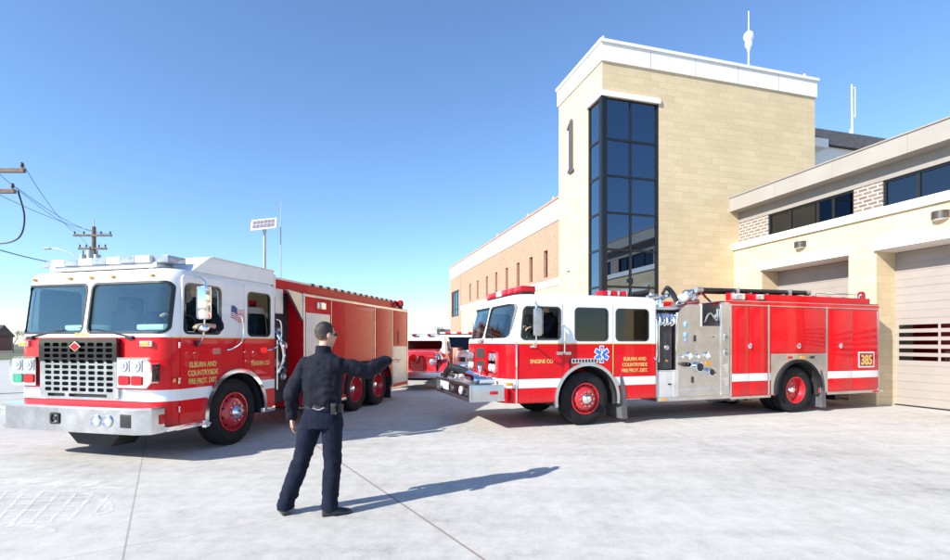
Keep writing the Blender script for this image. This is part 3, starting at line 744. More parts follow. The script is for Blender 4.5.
# roof light bars
m = MB(); m.box(-1.30, -1.02, .25, 2.25, 2.61, 2.65, .01); B = m.build('light_bar', 'black', EN)
for a, b, mm in ((.25, .62, 'lens_red'), (.64, .95, 'lens_red'), (.97, 1.30, 'lens_red'), (1.32, 1.62, 'lens_clear'), (1.64, 2.25, 'lens_red')):
    MB().box(-1.32, -1.0, a, b, 2.65, 2.775, .03).build('light_module', mm, B)
m = MB(); m.box(.55, 1.22, .30, .62, 2.60, 2.63, .01); B = m.build('roof_beacon_bar', 'black', EN)
for i, (a, b) in enumerate(((.56, .80), (.80, 1.02), (1.02, 1.21))):
    MB().box(a, b-.005, .32, .60, 2.63, 2.75, .03).build('light_module', 'lens_red', B); MB().box(a+.13, b-.03, .315, .605, 2.64, 2.757, .02).build('reflector', 'lamp', B)
MB().box(-.85, 1.55, .10, .14, 2.59, 2.61, .004).build('roof_rail', 'white', EN)
# mirror
m = MB(); m.tube(rope([(-1.18, -.01, 1.62), (-1.2, -.16, 1.60), (-1.22, -.22, 1.72), (-1.22, -.22, 2.10), (-1.22, -.22, 2.36), (-1.2, -.15, 2.42), (-1.15, -.01, 2.42)]), .014); m.box(-1.25, -1.12, -.03, -.008, 1.56, 1.61, .008)
M_ = m.build('mirror', 'chrome', EN); MB().box(-1.28, -1.12, -.29, -.19, 1.78, 2.30, .04).build('mirror_head', 'dull_steel', M_)
MB().box(-1.115, -1.108, -.28, -.20, 1.82, 2.26, .004).build('mirror_glass', 'chrome', M_)
handle_bar(EN, [(-.535, -.005, 1.98), (-.535, -.06, 1.96), (-.535, -.06, 1.5), (-.535, -.005, 1.46)])
handle_bar(EN, [(1.60, -.005, 2.12), (1.62, -.06, 2.10), (1.62, -.06, 1.36), (1.60, -.005, 1.34)])
for x in (-.62, -.44): 
    m = MB(); m.prism(rr(x-.07, x+.07, 1.42, 1.48, .02), 'xz', -.03, -.006); m.build('door_handle', 'chrome', EN)
m = MB(); m.prism(rr(-.36, .24, 1.25, 1.34, .01), 'xz', -.022, -.004)
V = m.build('side_vent', 'chrome', EN)
for i in range(8): MB().box(-.33+i*.07, -.29+i*.07, -.027, -.02, 1.265, 1.325).build('vent_slot', 'black', V)
MB().box(-.40, -.37, -.02, .0, 1.14, 1.34).build('vent_end', 'black', V)
# star of life
def star(root, x, z, r, y):
    def bars(k, rl):
        m = MB()
        for i in range(3):
            a = R(90+60*i); c, s = math.cos(a), math.sin(a); wd = .19*r*k*1.2; L = rl
            pts = [(-L, -wd), (L, -wd), (L, wd), (-L, wd)]
            m.prism([(x+u*c-v*s, z+u*s+v*c) for u, v in pts], 'xz', y[0], y[1]-.0006*i)
        return m
    s1 = bars(1.35, r*1.07); y_ = y
    a = s1.build('star_emblem', 'white', root, ang=0)
    y = (y_[0]-.002, y_[1]-.002)
    def inner():
        m = MB()
        for i in range(3):
            a = R(90+60*i); c, s = math.cos(a), math.sin(a); wd = .2*r; L = r*.97
            m.prism([(x+u*c-v*s, z+u*s+v*c) for u, v in [(-L, -wd), (L, -wd), (L, wd), (-L, wd)]], 'xz', y[0], y[1]-.0006*i)
        return m
    inner().build('star_field', 'blue', a, ang=0)
    MB().box(x-.006, x+.006, y[1]-.008, y[1]-.002, z-.72*r, z+.74*r).build('staff', 'white', a)
    MB().tube([(x+.035*math.sin(t*1.6)*(1-.08*t), y[1]-.007, z-.55*r+t*.028) for t in [i*.35 for i in range(17)]], .007, 6).build('serpent', 'white', a)
star(EN, .33, 1.42, .165, (-.012, -.015))
text('lettering', 'ENGINE CO', .105, (-1.0, -.013, 1.26), EN, 'gold', sx=.86, label='gold ENGINE CO lettering on the front door')
for i, s_ in enumerate(('ELBURN AND', 'COUNTRYSIDE', 'FIRE PROT. DIST.')): text('lettering', s_, .098, (1.12, -.013, 1.29-i*.118), EN, 'gold', sx=.92 if i < 2 else .88, label='gold %s lettering behind the rear crew window' % s_)
# pump section
m = MB(); m.box(1.66, 1.70, .02, W-.02, .5, 2.2); m.box(1.66, 2.20, .35, .38, 1.05, 2.2); m.box(1.68, 3.6, .6, W-.05, .5, 2.15)
m.build('pump_house', 'dull_steel', EN)
m = MB(); m.box(1.68, 2.15, .03, .06, .50, 1.06, .005); m.box(1.68, 2.15, .03, .40, 1.04, 1.07); B = m.build('pump_door', 'light_panel', EN)
MB().prism(rr(1.98, 2.06, .76, .79, .01), 'xz', .015, .03).build('latch', 'black', B)
MB().box(1.72, 1.74, .024, .03, .56, 1.0).build('panel_trim', 'steel', B)
m = MB(); m.box(1.72, 2.12, .08, .10, 1.10, 2.05); B = m.build('side_panel', 'dark_curtain', EN)
for z_, mm in ((1.55, 'dull_steel'), (1.27, 'lens_amber')): MB().lathe((1.99, .08, z_), (0, -1, 0), [(.06 if z_ > 1.4 else .03, 0), (.05 if z_ > 1.4 else .025, .02)], 16).build('gauge', mm, B)
MB().cyl((1.71, -.02, 1.25), (1.71, -.02, 2.12), .014).build('grab_handle', 'chrome', EN)
m = MB()
for i in range(5): m.tube(rope([(1.72+i*.09, .06, 2.02+.02*(i % 2)), (1.76+i*.09, -.0, 2.1), (1.78+i*.09, .1, 2.26), (1.8+i*.09, .5, 2.34)]), .03, 8)
m.build('hose_nozzles', 'chrome', EN)
m = MB()
for i in range(9): m.tube(rope([(1.70+i*.05, .04, 2.16+.03*math.sin(i*2)), (1.73+i*.05, .15, 2.27), (1.75+i*.05, .6, 2.3)]), .022, 6)
m.build('crosslay_hose', 'dull_steel', EN)
MB().box(1.66, 2.9, .12, .5, 2.36, 2.42, .01).build('running_board', 'tread', EN)
m = MB(); m.box(2.15, 2.22, -.012, .06, .50, 2.30, .006); m.box(3.35, 3.385, -.008, .06, .5, 2.5, .004); build_each(m, 'pump_post', 'chrome', EN)
MB().box(3.385, 3.61, -.012, .06, .42, 2.55, .006).build('corner_post', 'steel', EN)
pp = MB().prism([(2.22, .5), (3.35, .5), (3.35, 2.02), (2.86, 2.02), (2.86, 2.48), (2.50, 2.48), (2.32, 2.40), (2.22, 2.24)], 'xz', .0, .04).build('pump_panel', 'steel', EN)
MB().box(2.86, 3.35, .05, .09, 2.02, 2.50).build('hose_tray', 'black', EN)
m = MB(); m.tube(rope([(2.95, .04, 2.1), (3.1, .03, 2.3), (3.3, .04, 2.15), (3.32, .05, 2.4)]), .02); m.cyl((3.2, .04, 2.2), (3.28, .02, 2.26), .04); m.build('tray_fitting', 'dull_steel', EN)
MB().box(2.82, 2.86, -.01, .05, 2.0, 2.5, .004).build('panel_trim', 'light_panel', pp)
for i in range(9): MB().box(2.24, 3.33, -.0012, 0, .62+i*.15, .6225+i*.15).build('panel_groove', 'light_panel', pp)
for x, z, r in ((2.50, 1.38, .075), (2.98, 1.38, .075), (2.72, 1.36, .05), (2.30, 1.36, .04)):
    g0 = MB().lathe((x, 0, z), (0, -1, 0), [(r, 0), (r, .03), (r*.85, .04), (r*.8, .03), (.005, .03)], 20).build('gauge', 'chrome', pp)
    MB().lathe((x, -.03, z), (0, -1, 0), [(r*.78, 0), (r*.78, .003)], 20).build('dial', 'white', g0)
for x, z, r, mm in ((2.42, 1.19, .05, 'black'), (2.70, 1.13, .12, 'chrome'), (3.02, 1.02, .095, 'chrome'), (2.33, 1.2, .03, 'black')):
    v_ = MB().lathe((x, 0, z), (0, -1, 0), [(r, 0), (r, .05), (r*.9, .11), (r*.75, .12), (r*.7, .08), (.005, .08)], 20).build('inlet_cap', mm, pp)
    if r > .09: MB().lathe((x, -.1, z), (0, -1, 0), [(r*.68, 0), (r*.68, .03), (.02, .05)], 16).build('cap_face', 'black', v_)
MB().prism(rr(2.95, 3.09, 1.17, 1.25, .01), 'xz', -.01, 0).build('name_plate', 'lens_amber', pp)
for x, z in ((2.66, 1.75), (3.16, 1.78), (2.6, .86), (3.22, 1.0)): MB().box(x-.012, x+.012, -.03, 0, z-.07 if x < 3 else z-.01, z+.07 if x < 3 else z+.01, .003).build('latch', 'black', pp)
for z0 in (2.05, 1.82): MB().ball((2.42, -.005, z0), (.055, .02, .07)).build('reflection_badge', 'reflection_blue', pp)  # bluish reflection on the panel, built as painted badges
MB().ball((2.42, -.004, 1.70), (.035, .015, .04)).build('reflection_badge', 'reflection_blue', pp)
for i in range(12): MB().lathe((2.32+i*.082, 0, .66+.012*(i % 2)), (0, -1, 0), [(.017, 0), (.017, .02), (.008, .03)], 10).build('drain_valve', 'chrome', pp)
for z in (1.78, 1.42, 1.10, .80): MB().prism(rr(3.45, 3.55, z-.10, z+.10, .045), 'xz', -.035, -.01).build('light_fixture', 'chrome', EN)
# running rail
m = MB(); m.box(1.66, 3.62, -.035, .5, .42, .50, .006); m.build('step_rail', 'steel', EN); MB().box(1.72, 1.92, -.045, -.033, .435, .485, .004).build('marker_light', 'lens_amber', EN)
# body
bd = MB().box(3.61, 8.48, .0, W, .44, 2.60, .012).build('body', 'body_paint', EN)
boolean(bd, MB().lathe((5.68, -.5, wz), (0, 1, 0), [(.70, 0), (.70, 1.3)], 40)); boolean(bd, MB().lathe((5.68, W-.8, wz), (0, 1, 0), [(.70, 0), (.70, 1.3)], 40))
well(EN, 5.68, wz, .68, W, rear_w=.8)
for x0, x1, z0, z1 in ((3.69, 4.19, .48, 2.47), (4.20, 4.72, .48, 2.47), (4.81, 6.56, 1.43, 2.47), (6.66, 7.50, .50, 2.47), (7.508, 8.38, .50, 2.47)):
    MB().box(x0, x1, -.012, .004, z0, z1, .004).build('compartment_door', 'body_paint', EN)
m = MB()
for a in (3.645, 4.76, 6.61): m.box(a-.028, a+.028, -.016, .004, .46, 2.52, .003)
for a, b in ((3.64, 4.75), (4.78, 6.59), (6.63, 8.42)): m.box(a, b, -.02, .004, 2.485, 2.51, .002)
m.box(8.42, 8.45, -.016, .004, .46, 2.52, .003); build_each(m, 'body_trim', 'steel', EN)
fp = MB().box(4.83, 6.58, -.014, .004, .46, 1.40, .003).build('fender_panel', 'steel', EN)
boolean(fp, MB().lathe((5.68, -.5, wz), (0, 1, 0), [(.70, 0), (.70, 1.3)], 40))
MB().arc(5.68, wz, .675, .74, 5, 185, -.06, .02, 32).build('wheel_arch_trim', 'rubber', EN)
MB().arc(5.68, wz, .675, .74, 5, 185, W-.02, W+.06, 32).build('wheel_arch_trim', 'rubber', EN)
for x, mm in ((5.35, 'lens_red'), (5.75, 'lens_amber'), (6.05, 'black')): MB().prism(rr(x, x+.13, 1.28, 1.34, .015), 'xz', -.03, -.012).build('fuel_cap', mm, EN)
for x, z in ((4.19, 1.58), (5.69, 1.58), (6.98+.1, 1.58)): dring(EN, x, z)
m = MB(); m.box(3.61, 4.80, -.03, .1, .40, .455, .006); m.box(6.60, 8.55, -.03, .1, .40, .47, .006); m.box(8.48, 8.62, .0, W, .40, .47, .006); build_each(m, 'rub_rail', 'steel', EN)
MB().box(8.2, 8.4, -.035, -.028, .41, .46).build('marker_light', 'lens_red', EN)
for x, near in ((.78, 1), (6.42, 1)):
    m = MB(); pr = [(x-.02, .98), (x+.02, 1.0), (x+.10, .75), (x+.13, .45), (x+.16, .10), (x+.03, .10), (x, .45)]
    m.prism(pr, 'xz', -.02, .55); m.prism(pr, 'xz', W-.55, W+.02); build_each(m, 'mud_flap', 'flap', EN)
MB().box(6.9, 7.1, .5, .6, .1, .44).build('tail_bracket', 'black', EN); MB().box(7.75, 7.95, .6, 1.2, .16, .44, .01).build('tail_bracket', 'black', EN)
m = MB()
for i in range(3): m.cyl((4.1+i*.25, .5, .36), (4.25+i*.25, .5, .36), .09)
m.cyl((3.7, .7, .36), (5.0, .7, .36), .10); build_each(m, 'exhaust', 'dull_steel', EN)
pl = MB().prism(rr(7.70, 8.26, 1.04, 1.43, .005), 'xz', -.020, -.012).build('number_plate', 'white', EN)
MB().prism(rr(7.73, 8.23, 1.07, 1.40, .005), 'xz', -.023, -.019).build('number_field', 'lens_red_dark', pl)
text('unit_number', '385', .33, (7.98, -.0245, 1.115), pl, 'gold', sx=.82, bold=.02, label='gold number 385')
# roof: rails, suction hose, deck gun, lights
m = MB(); m.box(3.61, 8.2, .04, .10, 2.60, 2.77, .01); m.box(3.61, 8.45, .0, .04, 2.598, 2.63, .004); m.box(3.61, 8.2, W-.10, W-.04, 2.60, 2.77, .01); m.build('hose_bed_rail', 'red', EN)
m = MB(); m.box(3.61, 8.46, -.004, .12, 2.585, 2.603); m.box(3.55, 8.2, .12, W-.12, 2.585, 2.60)
for i in range(9): m.box(3.75+i*.5, 3.8+i*.5, .03, .11, 2.765, 2.79)
m.build('roof_edge', 'steel', EN)
MB().box(3.70, 4.05, -.03, .05, 2.62, 2.76, .02).build('scene_light', 'lamp', EN)
MB().box(4.42, 4.62, -.025, .04, 2.64, 2.76, .02).build('scene_light', 'lamp', EN)
m = MB(); m.cyl((3.0, .22, 2.83), (6.25, .22, 2.87), .055, n=18); m.cyl((3.0, .38, 2.82), (6.2, .38, 2.86), .055, n=18)
SH = m.build('suction_hose', 'hose', EN)
m = MB(); m.cyl((2.90, .22, 2.829), (3.05, .22, 2.83), .068); m.cyl((6.2, .22, 2.869), (6.32, .22, 2.87), .068); m.box(4.0, 4.04, .12, .5, 2.75, 2.91); m.box(5.6, 5.64, .12, .5, 2.75, 2.93); build_each(m, 'hose_coupling', 'dull_steel', SH)
m = MB(); m.tube([(6.4, .1, 2.60), (6.4, .1, 2.86), (7.9, .1, 2.86), (7.9, .1, 2.60)], .013); m.tube([(7.1, .1, 2.86), (7.1, .1, 2.6)], .01); m.build('roof_rail', 'chrome', EN)
m = MB(); m.cyl((2.35, .75, 2.42), (2.35, .75, 2.62), .09); m.tube(rope([(2.35, .75, 2.62), (2.42, .6, 2.72), (2.60, .55, 2.70), (2.72, .55, 2.55)]), .055); G_ = m.build('deck_gun', 'chrome', EN)
MB().tube(rope([(2.10, .35, 2.72), (2.22, .35, 2.86), (2.38, .35, 2.74), (2.48, .35, 2.58)]), [.035]*8+[.055]*17, 12).build('deck_gun_barrel', 'hose', G_)
m = MB(); m.ball((3.0, .6, 2.76), .12); m.cyl((2.85, .6, 2.6), (3.1, .5, 2.8), .10); m.cyl((1.75, .4, 2.62), (2.0, .4, 2.66), .07); m.ball((1.85, .4, 2.70), .06); m.cyl((2.6, .6, 2.5), (3.3, .6, 2.62), .06)
m.tube(rope([(3.0, .45, 2.6), (3.2, .4, 2.78), (3.45, .5, 2.7), (3.6, .5, 2.6)]), .03); m.box(2.3, 3.6, .5, 2.0, 2.2, 2.46, .03); m.build('roof_fitting', 'steel', EN)
MB().ball((2.75, .45, 2.66), (.13, .13, .10)).build('monitor_cover', 'white', EN)
m = MB(); m.cyl((8.05, .15, 2.60), (8.05, .15, 2.76), .05); bb = m.build('beacon_base', 'black', EN); MB().lathe((8.05, .15, 2.76), (0, 0, 1), [(.09, 0), (.085, .14), (.05, .19), (.01, .20)], 20).build('beacon', 'lens_red_dark', bb)
m = MB(); m.cyl((8.05, W-.15, 2.60), (8.05, W-.15, 2.76), .05); bb = m.build('beacon_base', 'black', EN); MB().lathe((8.05, W-.15, 2.76), (0, 0, 1), [(.09, 0), (.085, .14), (.05, .19), (.01, .20)], 20).build('beacon', 'lens_red_dark', bb)

# ------------------------------------------------------------------ TENDER
TN = thing('fire_tender', 'red and white water tender facing the camera, driver leaning from its window', 'fire engine', (-3.8927, 7.9296, 0), R(75.5))
TW = 2.82
tcab = cab(TN, TW, -1.24, 1.06, .48, 2.72, 'tender_paint', .30, [(.48, 0), (1.75, 0), (2.5, .10), (2.72, .13)], 1.80,
    [(.065, 1.41, 1.79, 2.51), (1.49, 2.755, 1.79, 2.51)],
    [(-.92, -.25, 1.79, 2.50, .08, -.04), (.36, .92, 1.77, 2.50, .08, 0)], [(.10, .54, .66)], floor=1.36)
boolean(tcab, MB().box(-.2, .2, -1, -.9, 0, .1)) if False else None
for near in (True, False):
    door_panel(TN, TW, -1.02, -.18, .50, 2.62, 'tender_paint', (-.92, -.25, 1.79, 2.50, .08, -.04), [(.10, .54, .66)], .05, near)
    door_panel(TN, TW, .27, 1.03, .50, 2.62, 'tender_paint', (.36, .92, 1.77, 2.50, .08, 0), [(.10, .54, .66)], 0, near)
rf = MB().prism([(-.78, 2.70), (-.42, 2.96), (1.05, 2.96), (1.06, 2.94), (1.06, 2.70)], 'xz', .02, TW-.02).build('raised_roof', 'white', TN)
MB().box(-.40, 1.07, .012, .03, 2.935, 2.965, .004).build('roof_seam', 'light_panel', TN)
m = MB(); m.box(-1.2, 1.05, -.012, -.007, 1.722, 1.737); m.build('pin_stripe', 'gold', TN)
well(TN, .10, .54, .64, TW, rear_w=.8)
MB().arc(.10, .54, .63, .70, -8, 192, -.05, .02, 32).build('wheel_arch_trim', 'chrome', TN)
MB().arc(.10, .54, .63, .70, -8, 192, TW-.02, TW+.05, 32).build('wheel_arch_trim', 'chrome', TN)
m = MB(); m.box(-1.2, 7.0, .95, 1.05, .5, .75); m.box(-1.2, 7.0, TW-1.05, TW-.95, .5, .75); m.box(-1.15, 1.0, 1.05, TW-1.05, .34, .9); m.prism([(.55, .48), (2.55, .48), (2.35, .38), (1.95, .34), (1.75, .17), (1.15, .14), (.95, .34), (.7, .38)], 'yz', -1.1, -.7)
m.cyl((.10, .3, .53), (.10, TW-.3, .53), .07); m.cyl((4.2, .3, .53), (4.2, TW-.3, .53), .1); m.cyl((5.4, .3, .53), (5.4, TW-.3, .53), .1); m.build('chassis', 'under', TN)
for x, du in ((.10, False), (4.22, True), (5.44, True)):
    wheel(TN, x, .535, .05, -1, du); wheel(TN, x, .535, TW-.05, 1, du)
# bumper
bp = [(-1.22, .04), (-1.42, .04), (-1.51, .22), (-1.53, TW/2), (-1.51, TW-.27), (-1.42, TW-.08), (-1.22, TW-.08)]
B = MB().prism(bp, 'xy', .43, .78).build('bumper', 'chrome_reflect_mottle', TN)
b2 = MB().prism([(x-.012 if x < -1.3 else x, y) for x, y in bp], 'xy', .755, .785).build('bumper_lip', 'chrome', B)
for yy in (.66, .86): MB().lathe((-1.518, yy, .60), (-1, 0, 0), [(.085, 0), (.085, .02), (.07, .03), (.05, .012), (.005, .012)], 24).build('fog_lamp', 'lamp', B)
em = MB(); em.ring(rr(1.50, 1.66, .53, .69, .03), rr(1.525, 1.635, .555, .665, .04), 'yz', -1.545, -1.51); em.prism(rr(1.55, 1.61, .58, .64, .02), 'yz', -1.54, -1.51); em.build('emblem', 'black', B)
MB().box(-1.505, -1.44, 2.44, 2.70, .48, .75, .02).build('bumper_end_lamp', 'chrome', B)  # plain chrome block for the lamp at the far bumper end
MB().box(-1.518, -1.50, .28, .46, .52, .70, .004).build('siren_grille', 'gloss_black', B)
MB().box(-1.30, -1.22, .02, .06, .55, .68, .004).build('marker_light', 'lens_red', B)
m = MB(); m.box(-1.22, -.55, -.03, .30, .44, .50, .006); m.box(-1.10, -.5, -.06, .1, .44, .46); build_each(m, 'cab_step', 'chrome', TN); MB().box(.66, 1.04, -.03, .2, .44, .52, .006).build('cab_step', 'chrome', TN)
# grille: chrome slab with rows of slots, black upper part
gy0, gy1 = .78, 2.20
gr = MB().prism(rr(gy0, gy1, .86, 1.70, .02), 'yz', -1.30, -1.25).build('grille', 'chrome_reflect_mottle', TN)
gb = MB().prism(rr(gy0-.01, gy1+.01, 1.385, 1.72, .02), 'yz', -1.312, -1.25).build('grille_cap', 'gloss_black', gr)
k = MB(); nc = 8
for r_ in range(9):
    for c_ in range(nc):
        y0 = gy0+.06+c_*(gy1-gy0-.12)/nc; y1 = y0+(gy1-gy0-.12)/nc*.76; z0 = .962+r_*.080
        k.prism(rr(y0, y1, z0, z0+.052, .022, 3), 'yz', -1.33, -1.21)
k.prism(rr(1.72, 2.05, .885, .93, .018, 3), 'yz', -1.33, -1.21); k.prism(rr(.95, 1.65, .885, .93, .018, 3), 'yz', -1.33, -1.21)
boolean(gr, copy_mb(k)); boolean(gb, k)
MB().box(-1.248, -1.243, gy0+.03, gy1-.03, .88, 1.69).build('grille_backing', 'black', gr)
em = MB(); yc, zc = 1.49, 1.60; em.prism([(yc-.11, zc), (yc, zc-.075), (yc+.11, zc), (yc, zc+.075)], 'yz', -1.335, -1.31); e_ = em.build('grille_emblem', 'chrome', gr)
MB().prism([(yc-.085, zc), (yc, zc-.055), (yc+.085, zc), (yc, zc+.055)], 'yz', -1.34, -1.334).build('emblem_field', 'lens_red', e_)
for y0, y1, far in ((.16, .74, False), (2.24, 2.76, True)):
    pts = [(y0+.10, 1.03), (y1, 1.03), (y1, 1.45), (y0+.12, 1.45), (y0, 1.38), (y0, 1.10)] if not far else [(y0, 1.03), (y1-.08, 1.03), (y1, 1.10), (y1, 1.38), (y1-.1, 1.45), (y0, 1.45)]
    b = MB().prism(pts, 'yz', -1.33, -1.18).build('headlamp_bezel', 'chrome', TN)
    a0 = y0+.14 if not far else y0+.03; ww = .20
    for i in range(2):
        hl = MB().prism(rr(a0+i*(ww+.02), a0+i*(ww+.02)+ww, 1.25, 1.42, .02), 'yz', -1.340, -1.325).build('headlamp', 'dull_steel', b); MB().lathe((-1.34, a0+i*(ww+.02)+ww/2, 1.335), (-1, 0, 0), [(.078, 0), (.078, .012), (.066, .014), (.035, .004), (.028, .016), (.005, .02)], 24).build('lens', 'lamp', hl)
        MB().prism(rr(a0+i*(ww+.02), a0+i*(ww+.02)+ww-.02, 1.07, 1.20, .03), 'yz', -1.345, -1.325).build('warning_lamp', 'lens_green' if (far and i == 1) else 'lens_red', b, label='green warning lamp' if (far and i == 1) else None)
    if not far: MB().box(-1.30, -1.20, y0-.012, y0+.09, 1.12, 1.36, .006).build('bezel_insert', 'gloss_black', b)
for y0 in (.22, 2.48):
    a = MB().box(-1.275, -1.22, y0, y0+.19, 1.60, 1.68, .008).build('turn_signal', 'chrome', TN); MB().box(-1.285, -1.27, y0+.025, y0+.165, 1.61, 1.67, .006).build('lens', 'lens_amber', a)
for y0 in (.35, 1.05, 1.45, 1.85, 2.55): MB().ball((-1.135, y0, 2.60), (.03, .045, .022), 8).build('clearance_lamp', 'lens_amber', TN)
text('lettering', 'SPARTAN', .075, (-1.245, 1.47, 1.745), TN, 'gold', 'front', label='small gold maker lettering above the grille')
for a, b in (((-1.26, .60, 1.74), (-1.20, 1.25, 1.84)), ((-1.26, 2.45, 1.74), (-1.20, 1.85, 1.84))):
    m = MB(); m.tube([a, b], .012, 6); m.tube([b, (b[0]+.01, b[1]+(.35 if a[1] < 1 else .3), b[2]+.03)], .007, 6); m.box(a[0]-.02, a[0]+.03, a[1]-.06, a[1]+.06, 1.70, 1.75, .01); m.build('wiper', 'black', TN)
for yy in (.45, 1.85):
    MB().box(-.86, -.5, yy, yy+.5, 1.84, 1.93, .04).build('dash_paper', 'white', TN)
# roof light bar
m = MB(); m.box(-1.02, -.72, .40, TW-.40, 2.73, 2.80, .015); m.box(-.98, -.76, .50, .58, 2.70, 2.76); m.box(-.98, -.76, TW-.58, TW-.5, 2.70, 2.76); B = m.build('light_bar', 'light_panel', TN)
n_ = 9
for i in range(n_):
    a = .22+i*(TW-.44)/n_; b = a+(TW-.44)/n_-.012
    MB().box(-1.06 if 0 < i < n_-1 else -1.0, -.68, a, b, 2.80, 2.90, .010).build('light_module', 'lens_smoke' if i % 2 == 0 else 'white', B)
m = MB(); m.cyl((-.70, 2.1, 2.72), (-.70, 2.1, 2.79), .04); m.cyl((-.6, .9, 2.71), (-.6, .9, 2.80), .05); m.build('air_horn', 'chrome', TN)
# mirror
m = MB(); m.tube(rope([(-.72, -.01, 1.60), (-.78, -.12, 1.64), (-.84, -.24, 1.78), (-.84, -.26, 2.1), (-.82, -.26, 2.46), (-.80, -.16, 2.58), (-.76, -.02, 2.60)]), .013)
M_ = m.build('mirror', 'chrome', TN); MB().box(-.93, -.80, -.36, -.18, 1.98, 2.46, .05).build('mirror_head', 'chrome', M_)
MB().ball((-.86, -.26, 1.86), (.06, .09, .06)).build('spot_mirror', 'chrome', M_)
MB().box(-.76, -.66, -.05, -.005, 1.60, 1.69, .015).build('mirror_bracket', 'black', TN)
handle_bar(TN, [(.10, -.01, 2.08), (.13, -.06, 2.08), (.17, -.07, 1.90), (.14, -.07, 1.68), (-.05, -.05, 1.56), (-.12, -.01, 1.54)])
handle_bar(TN, [(1.08, -.02, 2.08), (1.14, -.07, 2.02), (1.15, -.07, 1.72), (1.0, -.05, 1.56), (.85, -.01, 1.52)])
for x in (-.33, .36+.4): MB().prism(rr(x-.11, x+.05, 1.48, 1.57, .02), 'xz', -.032, -.006).build('door_handle', 'chrome', TN)
for z in (1.62, 1.12, .72): MB().box(-1.045, -1.015, -.02, -.006, z-.04, z+.04, .003).build('hinge', 'chrome', TN)
MB().ball((-1.10, .0, 1.13), (.03, .012, .03), 8).build('marker_light', 'lens_amber', TN)
# flag decal: gentle wave
fl = MB(); nst = 7
def flagpt(u, v): return (-.02+.30*u, -.0095, 2.24-.20*v-.06*u+.018*math.sin(u*7+.5))
for i in range(nst*2-1): pass
def flagstrip(v0, v1, u0, u1, y):
    mb = MB(); A = []
    for i in range(9):
        u = u0+(u1-u0)*i/8; a = flagpt(u, v0); b = flagpt(u, v1); A.append(((a[0], a[2]), (b[0], b[2])))
    return mb.strip_pairs([p[0] for p in A], [p[1] for p in A], 'xz', y, y-.0012)
FW = flagstrip(0, 1, 0, 1, -.009).build('flag_decal', 'white', TN, ang=0, label='waving flag decal behind the front door')
fr = MB()
for i in range(0, 13, 2):
    v0, v1 = i/13, (i+1)/13; A = [(flagpt(u/8, v0), flagpt(u/8, v1)) for u in range(9)]
    fr.strip_pairs([(a[0], a[2]) for a, b in A], [(b[0], b[2]) for a, b in A], 'xz', -.0103, -.0112)
fr.build('flag_stripes', 'lens_red', FW, ang=0); flagstrip(0, .54, 0, .4, -.0113).build('flag_canton', 'navy_mark', FW, ang=0)
text('lettering', 'N 3225', .03, (.15, -.009, 1.94), TN, 'black', sx=.9) if False else None
for i, s_ in enumerate(('ELBURN AND', 'COUNTRYSIDE', 'FIRE PROT. DIST.')): text('lettering', s_, .105, (-.60, -.013, 1.30-i*.12), TN, 'gold', sx=.80 if i < 2 else .70, label='gold %s lettering on the front door' % s_)
text('lettering', 'TENDER CO', .10, (.66, -.013, 1.27), TN, 'gold', sx=.88, label='gold TENDER CO lettering on the rear door')
# pump bay behind the cab
m = MB(); m.box(1.08, 1.95, .35, TW-.05, .5, 2.60); m.box(1.10, 1.14, .05, TW-.05, .5, 2.5); m.build('pump_bay', 'dark_curtain', TN)
m = MB()
for x, z, r in ((1.30, 1.9, .06), (1.55, 1.9, .06), (1.75, 1.6, .09), (1.30, 1.5, .05), (1.5, 1.25, .10), (1.3, 1.0, .06), (1.72, 1.0, .08)): m.lathe((x, .34, z), (0, -1, 0), [(r, 0), (r, .05), (r*.8, .07), (.01, .04)], 16)
build_each(m, 'gauge_cluster', 'dull_steel', TN)
m = MB(); m.cyl((1.13, .0, .8), (1.13, .0, 1.7), .016); m.tube(rope([(1.2, .2, 1.9), (1.25, .05, 1.75), (1.35, .02, 1.4), (1.3, .1, 1.1)]), .04); m.cyl((1.36, .0, 1.15), (1.36, .28, 1.15), .06); build_each(m, 'intake_fitting', 'chrome', TN)
m = MB(); m.box(1.15, 1.45, .10, .34, 2.2, 2.66, .01); m.box(1.09, 1.16, .05, .4, 2.55, 2.9, .004); build_each(m, 'side_cover', 'light_panel', TN)
MB().prism([(1.45, 2.66), (1.98, 2.62), (1.98, 2.05)], 'xz', .0, .05).build('gusset', 'steel', TN)
# body
bd = MB().box(1.95, 7.35, .0, TW, .36, 2.66, .012).build('body', 'red', TN)
for cx_ in (4.22, 5.44):
    for a in (-.5, TW-.8): boolean(bd, MB().lathe((cx_, a, .54), (0, 1, 0), [(.62, 0), (.62, 1.3)], 40))
for a in (-.5, TW-.8): boolean(bd, MB().box(4.22, 5.44, a, a+1.3, 0, 1.16))
m = MB(); m.box(3.62, 6.04, .8, .84, .4, 1.16); m.box(3.62, 6.04, TW-.84, TW-.8, .4, 1.16); m.box(3.6, 6.06, .02, .8, 1.16, 1.19); m.box(3.6, 6.06, TW-.8, TW-.02, 1.16, 1.19); build_each(m, 'wheel_well', 'under', TN)
m = MB(); m.arc(4.22, .54, .61, .66, 90, 186, -.05, .02, 16); m.arc(5.44, .54, .61, .66, -6, 90, -.05, .02, 16); m.box(4.22, 5.44, -.05, .02, 1.15, 1.20); build_each(m, 'wheel_arch_trim', 'rubber', TN)
MB().prism([(6.03, .95), (6.07, .95), (6.12, .12), (6.04, .12)], 'xz', -.02, .6).build('mud_flap', 'black', TN)
rd = MB().box(2.02, 2.92, -.014, .004, .62, 2.26, .004).build('roller_door', 'light_panel', TN)
k = MB()
for i in range(40): k.box(2.04, 2.90, -.016, -.013, .64+i*.0405, .645+i*.0405)
k.build('roller_slats', 'steel', rd)
MB().box(2.40, 2.72, -.04, .0, 2.36, 2.50, .01).build('scene_light', 'lamp', TN)
